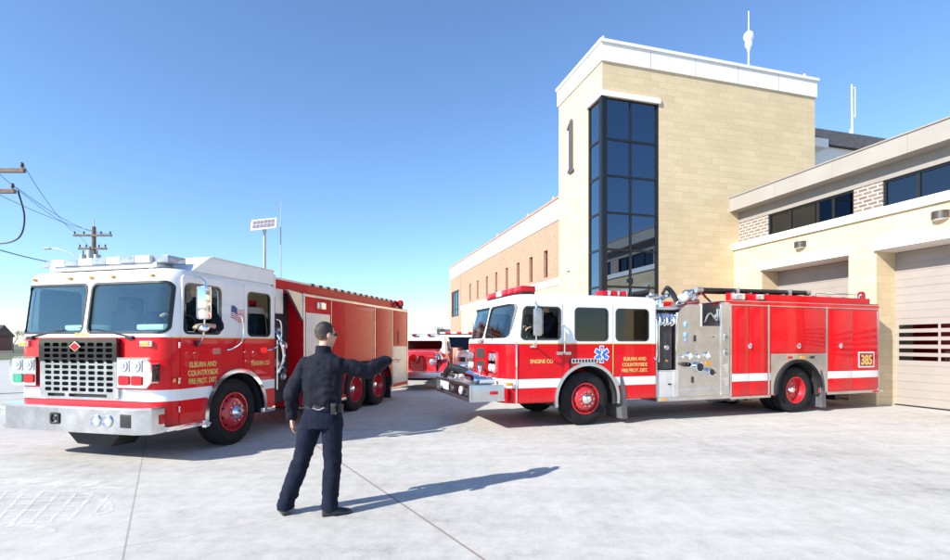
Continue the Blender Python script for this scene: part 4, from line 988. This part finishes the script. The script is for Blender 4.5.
m = MB(); m.box(1.94, 1.985, -.014, .004, .4, 2.64, .003); m.box(1.98, 7.34, -.02, .004, 2.58, 2.63, .003); m.box(5.10, 5.14, -.012, .004, 1.2, 2.58, .003); m.box(6.20, 6.24, -.012, .004, .4, 2.58, .003); m.box(7.32, 7.36, -.012, .004, .36, 2.64, .003); m.box(2.98, 3.0, -.01, .004, .4, 2.58)
m.box(1.95, 3.6, -.03, .1, .34, .40, .004); m.box(6.1, 7.36, -.03, .1, .34, .40, .004); build_each(m, 'body_trim', 'steel', TN)
MB().box(6.28, 7.28, -.013, .004, .5, 1.55, .004).build('compartment_door', 'light_panel', TN)
MB().box(6.60, 6.66, -.025, -.012, 1.62, 2.0, .004).build('door_handle', 'black', TN)
MB().box(3.05, 5.06, -.010, .004, 1.24, 2.55, .004).build('side_panel', 'red', TN)
MB().box(5.18, 6.16, -.010, .004, 1.24, 2.55, .004).build('compartment_door', 'red', TN)
MB().box(6.28, 7.28, -.010, .004, 1.58, 2.55, .004).build('compartment_door', 'red', TN)
m = MB(); m.prism([(1.30, 2.66), (1.30, 2.86), (7.2, 2.86), (7.2, 2.66)], 'xz', .25, .30); m.prism([(1.30, 2.66), (1.30, 2.86), (7.2, 2.86), (7.2, 2.66)], 'xz', TW-.30, TW-.25); m.box(1.30, 7.2, .3, TW-.3, 2.62, 2.70); build_each(m, 'hose_bed_wall', 'red', TN)
MB().box(1.28, 7.22, .24, .31, 2.86, 2.90, .004).build('hose_bed_edge', 'light_panel', TN)
m = MB()
for i in range(15): m.box(2.6+i*.31, 2.72+i*.31, .232, .318, 2.855, 2.915, .004)
build_each(m, 'cover_clip', 'black', TN)
MB().box(1.26, 1.31, .22, .32, 2.60, 2.92, .006).build('reflector_strip', 'lens_red', TN)
m = MB(); m.cyl((7.15, .15, 2.66), (7.15, .15, 2.76), .07); bb = m.build('beacon_base', 'black', TN); MB().lathe((7.15, .15, 2.76), (0, 0, 1), [(.10, 0), (.10, .12), (.06, .17), (.01, .18)], 20).build('beacon', 'lens_red', bb)
MB().lathe((6.9, .25, 2.66), (0, 0, 1), [(.07, 0), (.07, .14), (.04, .18), (.01, .19)], 16).build('beacon', 'lens_red', TN)
MB().box(3.72, 3.95, -.05, -.01, .80, 1.22, .01).build('hand_tool_rack', 'chrome', TN) if False else None

#PART2
# ------------------------------------------------------------------ people
def ell(c, rx, ry, yaw=0, tilt=(0, 0), n=20):
    c = Vector(c); return [Vector((c.x+rx*math.cos(2*PI*i/n)*math.cos(yaw)-ry*math.sin(2*PI*i/n)*math.sin(yaw),
        c.y+rx*math.cos(2*PI*i/n)*math.sin(yaw)+ry*math.sin(2*PI*i/n)*math.cos(yaw), c.z+tilt[0]*math.cos(2*PI*i/n)+tilt[1]*math.sin(2*PI*i/n))) for i in range(n)]
def head_mb(m, c, yaw, pitch=0):
    """skull, jaw, nose, ears, brow, lips; faces +y before the yaw"""
    M = Matrix.Translation(Vector(c)) @ Matrix.Rotation(yaw, 4, 'Z') @ Matrix.Rotation(pitch, 4, 'X')
    rot = M.to_3x3(); at = lambda *p: M @ Vector(p)
    m.ball(at(0, -.012, .028), (.074, .094, .090), 12, rot)
    m.ball(at(0, .022, -.030), (.062, .070, .070), 10, rot)
    m.ball(at(0, .045, -.082), (.036, .040, .030), 10, rot)
    m.ball(at(0, .068, .028), (.050, .022, .016), 8, rot)
    m.cyl(at(0, .082, .020), at(0, .106, -.022), .010, .016, 8); m.ball(at(0, .100, -.024), (.018, .016, .012), 8, rot)
    m.ball(at(0, .084, -.052), (.026, .012, .007), 8, rot); m.ball(at(0, .082, -.063), (.022, .012, .007), 8, rot)
    for s in (-1, 1):
        m.ball(at(s*.076, -.008, -.002), (.012, .022, .032), 8, rot); m.ball(at(s*.042, .058, -.018), (.022, .022, .020), 8, rot)
    return M
def hand_mb(m, wrist, d, up, L=.19, curl=.5, thumb=1):
    """palm and five fingers: d points along the hand, up is the back of the hand"""
    w_ = Vector(wrist); d = Vector(d).normalized(); up = Vector(up); up = (up-d*up.dot(d)).normalized(); s = d.cross(up)*thumb
    pe = w_+d*L*.5
    m.loft([[w_+s*a*.028+up*b*.018 for a, b in ((1, 1), (1, -1), (-1, -1), (-1, 1))], [w_+d*L*.2+s*a*.040+up*b*.016 for a, b in ((1, 1), (1, -1), (-1, -1), (-1, 1))], [pe+s*a*.042+up*b*.012 for a, b in ((1, 1), (1, -1), (-1, -1), (-1, 1))]])
    for i, (off, ln) in enumerate(((.033, .42), (.011, .48), (-.012, .45), (-.034, .35))):
        p = pe+s*off-d*.01; a = 0; dd = d
        for k, fr_ in enumerate((.45, .32, .23)):
            a += curl*(1+.15*i)*(.6 if k == 0 else 1); dd = d*math.cos(a)-up*math.sin(a); q = p+dd*L*ln*fr_
            m.cap(p, q, .0095-.001*k, .0088-.001*k, 8); p = q
    p = w_+d*L*.14+s*.034; q = p+(d*.6+s*.75-up*.25).normalized()*L*.22; r_ = q+(d*.9+s*.2-up*.3).normalized()*L*.17
    m.cap(p, q, .013, .011, 8); m.cap(q, r_, .011, .009, 8)
def make_person(root, J, hyaw, up_mat, low_mat, vox=.009, lower=True, hair=True, arm_bare=None):
    V = lambda k: Vector(J[k])
    b = MB()                                                    # continuous body under the clothes
    b.loft([ell(V('pelvis')+Vector((0, 0, -.06)), .13, .10, J['yaw']), ell(V('pelvis')+Vector((0, 0, .06)), .14, .10, J['yaw']), ell(V('waist'), .12, .09, J['yaw']), ell(V('chest'), .15, .10, J['yaw']), ell((V('sl')+V('sr'))/2, .12, .07, J['yaw'])])
    b.cap(V('sl'), V('sr'), .05); b.cap((V('sl')+V('sr'))/2, V('neck'), .06, .056); b.cap(V('neck'), V('head')+Vector((0, 0, -.03)), .054, .052)
    for s in 'lr':
        b.cap(V('s'+s), V('e'+s), .05, .040); b.cap(V('e'+s), V('w'+s), .040, .027)
        b.cap(V('h'+s), V('k'+s), .085, .055); b.cap(V('k'+s), V('a'+s), .052, .036); b.cap(V('a'+s)+Vector((0, 0, -.03)), V('t'+s)+Vector((0, 0, -.02)), .035, .03)
        hand_mb(b, V('w'+s), J['hd'+s], J['hu'+s], curl=J.get('curl'+s, .4), thumb=J.get('th'+s, 1))
    M = head_mb(b, J['head'], hyaw)
    body = b.build('body', 'skin', root); remesh(body, vox*.75, 2)
    # jacket or shirt
    c = MB(); jy = J['yaw']; mid = (V('sl')+V('sr'))/2
    ws, hp = V('waist'), V('hem')
    k = J.get('bulk', 1)
    c.loft([ell(hp+Vector((0, 0, -.02)), .175*k, .125*k, jy), ell(hp+Vector((0, 0, .03)), .19*k, .14*k, jy), ell(ws+Vector((0, 0, .06)), .195*k, .145*k, jy), ell(V('chest'), .205*k, .145*k, jy), ell(V('chest')+Vector((0, 0, .12)), .215*k, .14*k, jy), ell(mid+Vector((0, 0, .035)), .200*k, .115, jy), ell(mid+Vector((0, 0, .075)), .145, .095, jy), ell(mid+Vector((0, 0, .105)), .095, .08, jy), ell(V('neck')+Vector((0, 0, -.01)), .070, .070, jy)])
    for s in 'lr':
        c.cap(V('s'+s), V('e'+s), .080, .074); c.ball(V('s'+s)+Vector((0, 0, -.01)), .078)
        if arm_bare == s: continue
        e_ = V('e'+s).lerp(V('w'+s), .93); c.cap(V('e'+s), e_, .076, .056); c.cyl(e_-(e_-V('e'+s)).normalized()*.03, e_, .060, .055, 16)
    up = c.build('jacket', up_mat, root)
    def fold(p):
        n1 = noise.noise(Vector((p.x*9, p.y*9, p.z*4.5))); n2 = noise.noise(Vector((p.x*22+5, p.y*22, p.z*16)))
        band = max(0, 1-abs(p.z-hp.z-.05)/.16)
        n3 = abs(noise.noise(Vector((p.x*6+p.z*7, p.y*6, p.z*11-p.x*5+2))))
        return .015*n1+.006*n2+.018*(.35-n3)+.018*band*noise.noise(Vector((p.x*20, p.y*20, p.z*9)))
    remesh(up, vox, 2, fold)
    up_c = MB(); nk = V('neck')
    secs = []
    for (r0, z, fl) in ((.082, -.045, 1), (.074, .048, 1), (.066, .050, 1), (.066, -.03, 1)): secs.append(ell(nk+Vector((0, -.002, z)), r0, r0*1.03, jy, (0, -.012)))
    up_c.loft(secs, cap=False); up_c.build('collar', up_mat, up)
    if lower:
        t = MB(); P_ = V('pelvis')
        t.loft([ell(P_+Vector((0, 0, -.13)), .165, .125, jy), ell(P_+Vector((0, 0, -.04)), .185, .135, jy), ell(P_+Vector((0, 0, .04)), .178, .13, jy), ell(V('belt'), .165, .12, jy)])
        for s in 'lr':
            h_, k_, a_ = V('h'+s), V('k'+s), V('a'+s)
            t.cap(h_, k_, .108, .084); t.cyl(k_, a_+Vector((0, .01, -.01)), .086, .080, 20); t.ball(k_, .084)
            t.cyl(a_+Vector((0, .01, .0)), a_+Vector((0, .015, -.055)), .080, .086, 20)
        tr = t.build('trousers', low_mat, root)
        def fold2(p):
            kz = (V('kl').z+V('kr').z)/2
            band = max(0, 1-abs(p.z-kz)/.22)+max(0, 1-abs(p.z-.14)/.14)*1.3+max(0, 1-abs(p.z-P_.z+.14)/.15)*.8
            return .008*noise.noise(Vector((p.x*9, p.y*9, p.z*3)))+.009*(.3-abs(noise.noise(Vector((p.x*9, p.y*9+p.z*5, p.z*9+p.x*6)))))+.014*band*noise.noise(Vector((p.x*13+3, p.y*13, p.z*22+p.x*14)))
        remesh(tr, vox, 2, fold2)
        for s in 'lr':
            sh = MB(); a_, t_ = V('a'+s), V('t'+s); d = (t_-a_); d.z = 0; d.normalize(); sd_ = Vector((-d.y, d.x, 0)); base = Vector((a_.x, a_.y, 0))-d*.065
            secs = []
            for f_, wd, ht in ((0, .025, .05), (.02, .036, .085), (.09, .040, .10), (.15, .044, .075), (.21, .048, .058), (.26, .038, .045), (.285, .015, .025)):
                cpt = base+d*f_; secs.append([cpt+sd_*wd*math.cos(x_)+Vector((0, 0, .012+(ht-.012)*max(0, math.sin(x_)))) if math.sin(x_) >= 0 else cpt+sd_*wd*math.cos(x_)+Vector((0, 0, .004)) for x_ in [2*PI*i/16 for i in range(16)]])
            sh.loft(secs); sh.build('shoe', 'shoe', root)
    if hair:
        hm = MB(); hm.ball((0, -.017, .034), (.0775, .0965, .092), 24)
        for v in list(hm.bm.verts):
            p = v.co
            if p.z < -.062 or (p.y > .045 and p.z < .075) or (p.y > .0 and p.z < .0): hm.bm.verts.remove(v)
        for v in hm.bm.verts:
            kx = .006*noise.noise(v.co*70)+(.010*max(0, min(1, (v.co.z-.06)/.05)))*(1 if v.co.y > -.06 else .5)
            v.co += (v.co-Vector((0, -.017, .034))).normalized()*kx
        h_ = hm.build('hair', 'hair_fade', root, 60); h_.matrix_basis = M.copy()
    return M
FF = thing('person', 'officer in navy jacket and trousers seen from behind, right arm raised towards the tender', 'person', (-1.63, 4.77, 0))
J = dict(yaw=R(-8), pelvis=(.155, 0, .97), waist=(.16, 0, 1.13), hem=(.158, 0, 1.055), belt=(.157, 0, 1.05), chest=(.165, .0, 1.30), sl=(.0, .01, 1.445), sr=(.325, -.02, 1.435), neck=(.168, .01, 1.565), head=(.183, .035, 1.722),
    el=(-.135, -.02, 1.175), wl=(-.155, .06, .925), er=(.575, .10, 1.375), wr=(.735, .33, 1.47),
    hl=(.065, 0, .92), hr=(.245, 0, .92), kl=(-.045, .02, .53), kr=(.255, .01, .52), al=(-.20, .0, .11), ar=(.235, -.04, .11), tl=(-.27, .11, .03), tr=(.36, .02, .03),
    hdl=(-.02, .15, -1), hul=(-1, -.2, 0), thl=-1, curll=.35, hdr=(.5, .8, .1), hur=(-.1, -.3, 1), curlr=.15)
M = make_person(FF, J, R(-43), 'navy', 'navy_trouser', vox=.008)
bl = MB(); bl.loft([ell(Vector(J['belt'])+Vector((0, 0, z)), .172+e, .127+e, R(-8), n=28) for z, e in ((-.022, 0), (-.022, .006), (.022, .006), (.022, 0))], cap=False); bl.build('belt', 'black', FF)
MB().box(.285, .33, -.165, -.115, .98, 1.09, .01).build('radio', 'gloss_black', FF); MB().box(.36-.05, .375, -.10, -.04, .99, 1.07, .01).build('belt_pouch', 'black', FF)
MB().tube(rope([(.11, -.135, 1.04), (.17, -.15, 1.025), (.22, -.15, 1.045)]), .005, 6).build('key_strap', 'dull_steel', FF)
sg = MB()
for s in (-1, 1): sg.ball((s*.034, .088, .012), (.028, .012, .019), 10); sg.tube([(s*.058, .082, .016), (s*.079, .03, .014), (s*.080, -.02, .004)], .003, 6)
sg.tube([(-.01, .098, .018), (.01, .098, .018)], .003, 6); g_ = sg.build('sunglasses', 'gloss_black', FF); g_.matrix_basis = M.copy()
# seated drivers
def driver(name_root, loc, rz, elbow, up_mat, glasses=True):
    J = dict(yaw=0, pelvis=(0, 0, .08), waist=(0, -.02, .25), hem=(0, -.01, .14), belt=(0, 0, .12), chest=(0, -.01, .42), sl=(-.19, 0, .60), sr=(.19, 0, .60), neck=(0, .01, .71), head=(0, .04, .865),
        hl=(-.09, .02, .06), hr=(.09, .02, .06), kl=(-.14, .44, .10), kr=(.14, .44, .10), al=(-.14, .50, -.28), ar=(.14, .50, -.28), tl=(-.14, .62, -.34), tr=(.14, .62, -.34),
        er=(.27, .22, .36), wr=(.14, .44, .45), hdl=(0, 1, -.2), hul=(0, 0, 1), hdr=(-.2, 1, .2), hur=(.3, 0, 1), curlr=.7, curll=.5, bulk=.95)
    J.update(elbow)
    return make_person(name_root, J, R(0), up_mat, up_mat, vox=.014, lower=False, arm_bare='l' if glasses else None)
# local +y of a driver is the truck's forward direction (-x of the vehicle)
def seat_at(vehicle, x, y, z, label):
    p = Matrix.Translation(vehicle.location) @ Matrix.Rotation(vehicle.rotation_euler.z, 4, 'Z') @ Vector((x, y, z))
    return thing('person', label, 'person', p, vehicle.rotation_euler.z+R(90))
D1 = seat_at(TN, -.20, .46, 1.62, 'driver in dark shirt sitting in the tender cab, bare elbow out of the window')
driver(D1, None, 0, dict(sl=(-.19, 0, .60), el=(-.50, .12, .28), wl=(-.44, .36, .30), hdl=(.35, 1, -.15), hul=(-.4, 0, 1), neck=(0, .01, .71)), 'navy')
D2 = seat_at(EN, -.55, .55, 1.52, 'driver sitting behind the side window of engine 385')
driver(D2, None, 0, dict(el=(-.25, .22, .36), wl=(-.14, .46, .45)), 'navy', False)
for t_, ve in ((TN, 0), (EN, 0)): pass

# ------------------------------------------------------------------ vehicles beyond
def simple_wheel(root, x, z, yf, dirn, r=.48, rim='rim_red'):
    m = MB().lathe((x, yf-dirn*.25, z), (0, dirn, 0), [(.26, 0), (r-.03, 0), (r, .04), (r, .21), (r-.03, .25), (.26, .24)], 28); w_ = m.build('wheel', 'rubber', root, 40)
    MB().lathe((x, yf-dirn*.02, z), (0, dirn, 0), [(.27, -.1), (.27, 0), (.20, -.02), (.1, .04), (.02, .05)], 24).build('rim', rim, w_, 40)
AN = thing('antique_fire_truck', 'old red fire truck with chrome nose and white roof, facing the camera beyond the tender', 'fire engine', (-1.95, 18.6, 0), R(90-4))
AN.location = (-.97, 18.4, 0)
W3 = 2.1
m = MB(); m.loft([plan(-.1, 1.5, W3, .25, i, z) for z, i in ((.7, .12), (1.0, .10), (1.25, .12))]); m.box(1.3, 6.4, 0, W3, .62, 1.45, .04); m.build('body', 'red_old', AN)
m = MB(); m.loft([[(-.75, .35, .6), (-.75, W3-.35, .6), (.5, W3-.3, .6), (.5, .3, .6)], [(-.78, .40, 1.1), (-.78, W3-.40, 1.1), (.5, W3-.28, 1.28), (.5, .28, 1.28)], [(-.55, .62, 1.32), (-.55, W3-.62, 1.32), (.5, W3-.4, 1.41), (.5, .4, 1.41)]]); m.build('hood', 'red_old', AN, 50)
c3 = MB().loft([plan(.35, 1.9, W3, .2, i, z) for z, i in ((1.2, .12), (1.75, .18), (1.90, .24), (1.95, .34))]).build('cab', 'white', AN)
boolean(c3, MB().loft([plan(.40, 1.85, W3, .2, i, z) for z, i in ((1.1, .18), (1.75, .24), (1.80, .28))])); boolean(c3, MB().prism(rr(.34, W3-.34, 1.41, 1.73, .06), 'yz', -1, .9)); boolean(c3, MB().prism(rr(.7, 1.6, 1.32, 1.70, .06), 'xz', -1, 4))
MB().prism(rr(.33, W3-.33, 1.40, 1.74, .06), 'yz', .50, .505).build('windscreen', 'glass_side', AN, ang=0)
g3 = MB().prism(rr(.74, W3-.74, .68, 1.20, .12), 'yz', -.80, -.72).build('grille', 'chrome', AN)
for i in range(6): MB().box(-.812, -.80, .82, W3-.82, .71+i*.068, .735+i*.068).build('grille_slot', 'under', g3)
for y in (.50, W3-.50):
    h = MB().lathe((-.72, y, .98), (-1, 0, 0), [(.13, -.14), (.15, 0), (.13, .04)], 20).build('headlamp', 'chrome', AN); MB().lathe((-.76, y, .98), (-1, 0, 0), [(.12, 0), (.09, .03), (.02, .045)], 16).build('lens', 'lamp', h)
    MB().ball((-.5, y, 1.24), (.07, .07, .09), 8).build('fender_lamp', 'lens_red', AN)
for y in (.16, W3-.16): m = MB(); m.arc(-.1, .5, .50, .62, -5, 185, y-.16, y+.16, 20); m.build('fender', 'red_old', AN)
MB().lathe((-.80, W3/2+.1, 1.12), (-1, 0, 0), [(.06, -.1), (.08, 0), (.13, .1), (.02, .11)], 16).build('siren', 'chrome', AN)
MB().lathe((-.55, .30, 1.06), (0, 0, 1), [(.15, 0), (.14, .10), (.06, .18), (.01, .19)], 20).build('bell', 'chrome', AN)
m = MB(); m.box(-1.45, -.72, -.1, W3+.1, .60, .64, .01); m.box(-1.47, -1.42, -.1, W3+.1, .44, .64, .01); m.build('bumper', 'tread', AN)
m = MB(); m.box(-1.3, 6.2, .5, W3-.5, .35, .6); m.build('chassis', 'under', AN)
m = MB(); m.tube([(.6, .5, 1.9), (.6, .5, 2.0), (.6, 1.6, 2.0), (.6, 1.6, 1.9)], .02); m.box(.5, .7, .7, .9, 1.9, 2.02, .02); m.box(.5, .7, 1.3, 1.5, 1.9, 2.02, .02); build_each(m, 'roof_lamps', 'chrome', AN)
for x in (-.1, 4.6):
    simple_wheel(AN, x, .48, .05, -1); simple_wheel(AN, x, .48, W3-.05, 1)
def van(root, mat, L, W_, H_, hood, blue=None):
    m = MB(); m.prism([(0, .45), (0, 1.0), (.12, 1.12), (hood, 1.28), (hood+.55, H_-.06), (hood+.75, H_), (L, H_), (L, .45)], 'xz', 0, W_); c = m.build('body', mat, root)
    boolean(c, MB().box(hood+.3, L-.2, .08, W_-.08, 1.0, H_-.1))
    boolean(c, MB().prism(rr(.16, W_-.16, 1.30, H_-.14, .06), 'yz', hood-.3, hood+.5)); boolean(c, MB().prism(rr(hood+.75, hood+1.6, 1.28, H_-.25, .06), 'xz', -1, W_+1))
    MB().prism([(hood+.04, 1.27), (hood+.05, 1.27), (hood+.53, H_-.12), (hood+.52, H_-.12)], 'xz', .1, W_-.1).build('windscreen', 'glass_side', root, ang=0)
    for y in (.01, W_-.02): MB().prism(rr(hood+.74, hood+1.61, 1.27, H_-.24, .06), 'xz', y, y+.006).build('window', 'glass_side', root, ang=0)
    MB().box(-.03, .02, .5, W_-.5, .78, 1.0, .01).build('grille', 'gloss_black', root); MB().box(-.12, .05, -.02, W_+.02, .42, .66, .03).build('bumper', 'chrome', root)
    for y in (.12, W_-.42): MB().box(-.03, .03, y, y+.30, .80, .98, .02).build('headlamp', 'lamp', root)
    for x in (.85, L-1.2):
        simple_wheel(root, x, .38, .03, -1, .38, 'steel'); simple_wheel(root, x, .38, W_-.03, 1, .38, 'steel')
    for y, s in ((-.1, -1), (W_+.1, 1)): MB().box(hood+.25, hood+.35, y-.08, y+.08, 1.3, 1.55, .02).build('mirror', 'black', root)
AM = thing('ambulance', 'white ambulance with a red lamp bar waiting behind the front of engine 385', 'ambulance', (.05, 23.0, 0), R(90-2))
van(AM, 'white', 6.0, 2.1, 2.05, 1.0)
MB().box(1.7, 6.0, -.12, 2.22, .6, 2.05, .03).build('box_body', 'white', AM)
m = MB(); m.box(1.75, 1.95, .2, 1.9, 2.05, 2.10); B = m.build('light_bar', 'black', AM)
for i in range(6): MB().box(1.72, 1.98, .22+i*.28, .46+i*.28, 2.10, 2.2, .02).build('light_module', 'lens_red' if i % 2 == 0 else 'lens_clear', B)
MB().box(-.005, .6, .05, 2.05, 1.02, 1.10).build('hood_stripe', 'ambulance_blue', AM) if False else None
SV = thing('parked_van', 'dark van parked between the old red truck and the ambulance', 'van', (-1.1, 29, 0), R(90)); van(SV, 'car_dark', 4.8, 1.9, 1.95, .95)
S2 = thing('parked_van', 'silver van parked farthest back beyond the fire trucks', 'van', (.6, 36, 0), R(95)); van(S2, 'car_silver', 4.8, 1.9, 2.1, .95)

# ------------------------------------------------------------------ poles and lines
SP = thing('solar_lamp_pole', 'slim grey pole with a tilted solar panel on top', 'pole', (-9.35, 22, 0))
MB().cyl((0, 0, 0), (0, 0, 6.65), .075, .055).build('pole', 'galv', SP)
m = MB(); m.box(-.56, .56, -.03, .03, -.27, .27, .006); pnl = m.build('solar_panel', 'white', SP); pnl.matrix_basis = Matrix.Translation((.02, -.12, 6.9)) @ Matrix.Rotation(R(-6), 4, 'Y') @ Matrix.Rotation(R(-24), 4, 'X')
k = MB()
for i in range(6):
    for j in range(2): k.box(-.49+i*.165, -.34+i*.165, -.036, -.03, -.21+j*.22, -.01+j*.22)
k.build('solar_cell', 'solar', pnl, ang=0)
MB().box(-.05, .05, -.1, .1, 6.55, 6.75, .01).build('bracket', 'galv', SP)
WA = thing('whip_antenna', 'very thin whip aerial rising just right of the solar panel', 'antenna', (-8.75, 22.3, 0)); m = MB(); m.cyl((0, 0, 0), (0, 0, 7.2), .025); m.cyl((0, 0, 7.2), (.03, 0, 8.1), .014, .01); m.ball((.03, 0, 8.1), .03, 6); m.build('mast', 'galv', WA)
def util_pole(loc, H_, label, rz=0, transformers=True, arms=((-.55, 1.15), (-1.35, .85))):
    U = thing('utility_pole', label, 'utility pole', loc, rz)
    MB().cyl((0, 0, 0), (0, 0, H_), .17, .11, n=12).build('pole', 'wood_pole', U)
    for dz, hl in arms:
        MB().box(-hl, hl, -.16, -.05, H_+dz-.06, H_+dz+.06).build('crossarm', 'wood_pole', U)
        for x in (-hl+.08, -hl*.45, hl*.45, hl-.08): MB().lathe((x, -.1, H_+dz+.06), (0, 0, 1), [(.03, 0), (.03, .06), (.06, .09), (.04, .14), (.05, .17), (.01, .2)], 10).build('insulator', 'bronze', U)
    MB().cyl((0, 0, H_), (0, 0, H_+.45), .03).build('pole_pin', 'galv', U)
    if transformers:
        for x, z in ((-.42, -2.0), (.42, -2.0), (0, -1.75)):
            t = MB().cyl((x, -.28, H_+z-.35), (x, -.28, H_+z+.25), .19).build('transformer', 'galv', U); MB().cyl((x, -.28, H_+z+.25), (x, -.28, H_+z+.5), .035).build('bushing', 'bronze', t)
    return U
util_pole((-23.1, 30, 0), 8.7, 'wooden utility pole with crossarms and transformers behind the tender cab')
util_pole((-16.15, 15.6, 0), 7.3, 'near utility pole at the left edge, only its arm tips in view', 0, False, ((-.25, 2.05), (-.9, 1.75)))
util_pole((-41, 62, 0), 9, 'distant utility pole down the street beyond the transformer pole')
LA = thing('street_lamp', 'grey curved arm street lamp fixed to the far utility pole', 'street lamp', (-23.1, 29.7, 6.1))
m = MB(); m.tube(rope([(0, 0, 0), (-.8, -.05, .75), (-1.7, -.1, 1.15), (-2.2, -.1, 1.22)]), .03); m.build('arm', 'galv', LA); MB().ball((-2.45, -.1, 1.2), (.28, .1, .07)).build('lamp_head', 'galv', LA)
def line_(a, b, sag, label, r=.010):
    a, b = Vector(a), Vector(b); pts = [a.lerp(b, t)+Vector((0, 0, -sag*4*t*(1-t))) for t in [i/14 for i in range(15)]]
    o = MB().tube(pts, r, 5).build('power_line', 'wire'); tag(o, label, 'power line', 'overhead power lines'); return o
A_ = (-16.15, 15.6); B2 = (-23.1, 30)
for (xa, za), (xb, zb), lab in (((1.95, 7.2), (-1.05, 8.3), 'topmost power line running to the tip of the far crossarm'), ((.9, 7.2), (-.5, 8.3), 'second power line from the top at the left edge'), ((1.7, 6.55), (.5, 8.25), 'third power line from the top, ending on the right of the far crossarm'), ((.8, 6.5), (1.05, 8.25), 'fourth power line down at the left edge')):
    line_((A_[0]+xa, A_[1], za), (B2[0]+xb, B2[1]-.1, zb), .25, lab)
    line_((A_[0]+xa, A_[1], za), (A_[0]+xa+9, A_[1]-21, za), .3, lab.replace('power line', 'power line span nearest the camera')) if False else None
line_((B2[0]-1.0, 30, 8.3), (-42, 62, 8.5), .5, 'power line leading from the transformer pole to the distant pole')
line_((A_[0]-1, A_[1], 5.3), (B2[0]-.1, B2[1], 6.3), .3, 'lowest slack cable at the left edge of the photo', .022)
o = MB().tube(rope([(A_[0]+1.75, A_[1], 6.45), (A_[0]+1.95, A_[1], 5.6), (A_[0]+1.75, A_[1], 4.95), (A_[0]+1.0, A_[1], 4.8), (A_[0]+.1, A_[1], 5.2)]), .025, 6).build('hanging_cable', 'wire'); tag(o, 'thick black cable hanging in a loop from the near pole arm', 'cable')
# ------------------------------------------------------------------ far trees and houses
def tree(loc, h, seed, label, spread=1.0, leaf='twig', n=900):
    T_ = thing('bare_tree', label, 'tree', loc, 0, 'trees beyond the road'); rd_ = random.Random(seed)
    t = MB(); ends = []
    def br(p, d, L, r, dep):
        q = p+d*L; t.cyl(p, q, r, r*.62, 7 if dep < 2 else 5, cap=False)
        if dep >= 4: ends.append(q); return
        for i in range(3 if dep < 3 else 4):
            dd = (d+Vector((rd_.uniform(-1, 1), rd_.uniform(-1, 1), rd_.uniform(-.15, .6)))*.75*spread).normalized(); br(q, dd, L*rd_.uniform(.6, .8), r*.58, dep+1)
    br(Vector((0, 0, 0)), Vector((0, 0, 1)), h*.30, h*.022, 0); t.build('trunk', 'bark', T_, ang=60)
    c_ = MB()
    for q in ends:
        for i in range(max(2, n//len(ends))):
            p = q+Vector((rd_.gauss(0, 1), rd_.gauss(0, 1), rd_.gauss(0, 1)))*h*.05; d = Vector((rd_.uniform(-1, 1), rd_.uniform(-1, 1), rd_.uniform(-.3, 1))).normalized()*h*.05; s = d.orthogonal().normalized()*h*.004
            c_.bm.faces.new([c_.bm.verts.new(v) for v in (p, p+s, p+d)])
    c_.build('crown', leaf, T_, ang=0)
for i, (x, y, h, lab) in enumerate(((-128, 128, 7.5, 'bare reddish tree at the far left edge of the horizon'), (-118, 132, 6, 'small bare tree right of the far left edge tree'), (-104, 120, 8, 'bare tree hidden beyond the tender cab'), (-60, 125, 9, 'tall bare tree past the tender roof line'),
        (-34, 118, 8, 'bare tree in the distance behind the solar pole'), (-22, 110, 6, 'low bare tree beyond the tender rear'), (-9, 125, 7, 'bare tree far behind the old red truck'), (-3, 112, 6, 'bare tree far behind the ambulance'), (-150, 100, 8, 'bare tree by the street beyond the left edge'), (-160, 60, 9, 'bare tree outside the left of the view'), (60, 120, 9, 'bare tree beyond the brick wing'), (-84, 90, 4.5, 'low reddish tree in front of the dark red house'), (-90, 92, 5.5, 'reddish tree at the left picture edge, beside the dark red house'), (-80, 93, 4.0, 'small reddish tree touching the tender on the horizon'))):
    tree((x, y, 0), h, i+3, lab, 1.0)
def house(loc, rz, w_, d_, h_, wall, label):
    H = thing('house', label, 'house', loc, rz)
    MB().box(-w_/2, w_/2, -d_/2, d_/2, 0, h_).build('wall', wall, H, ang=0)
    rf = MB().prism([(-d_/2-.4, h_), (d_/2+.4, h_), (0, h_+d_*.3)], 'yz', -w_/2-.4, w_/2+.4).build('roof', 'shingle', H, ang=0); MB().box(w_*.2, w_*.2+.7, .5, 1.2, h_, h_+d_*.36).build('chimney', 'brick', rf, ang=0)
    for x in (-w_*.33, -w_*.1, w_*.33): 
        f = MB().box(x-.55, x+.55, -d_/2-.04, -d_/2, 1.0, 2.2).build('window', 'trim_white', H, ang=0); MB().box(x-.47, x+.47, -d_/2-.06, -d_/2-.04, 1.08, 2.12).build('pane', 'glass_side', f, ang=0)
    MB().box(w_*.08, w_*.08+.9, -d_/2-.05, -d_/2, 0, 2.1).build('door', 'bronze', H, ang=0)
house((-112, 108, 0), R(20), 14, 9, 3.0, 'siding_red', 'low dark red house on the horizon at the left edge')
house((-92, 112, 0), R(10), 12, 8, 3.0, 'siding', 'grey house beyond the tender cab')
house((-38, 128, 0), R(-5), 14, 9, 3.2, 'siding', 'pale house far behind the tender body')
house((-4, 135, 0), R(5), 12, 8, 3.0, 'trim_white', 'white house far behind the ambulance')
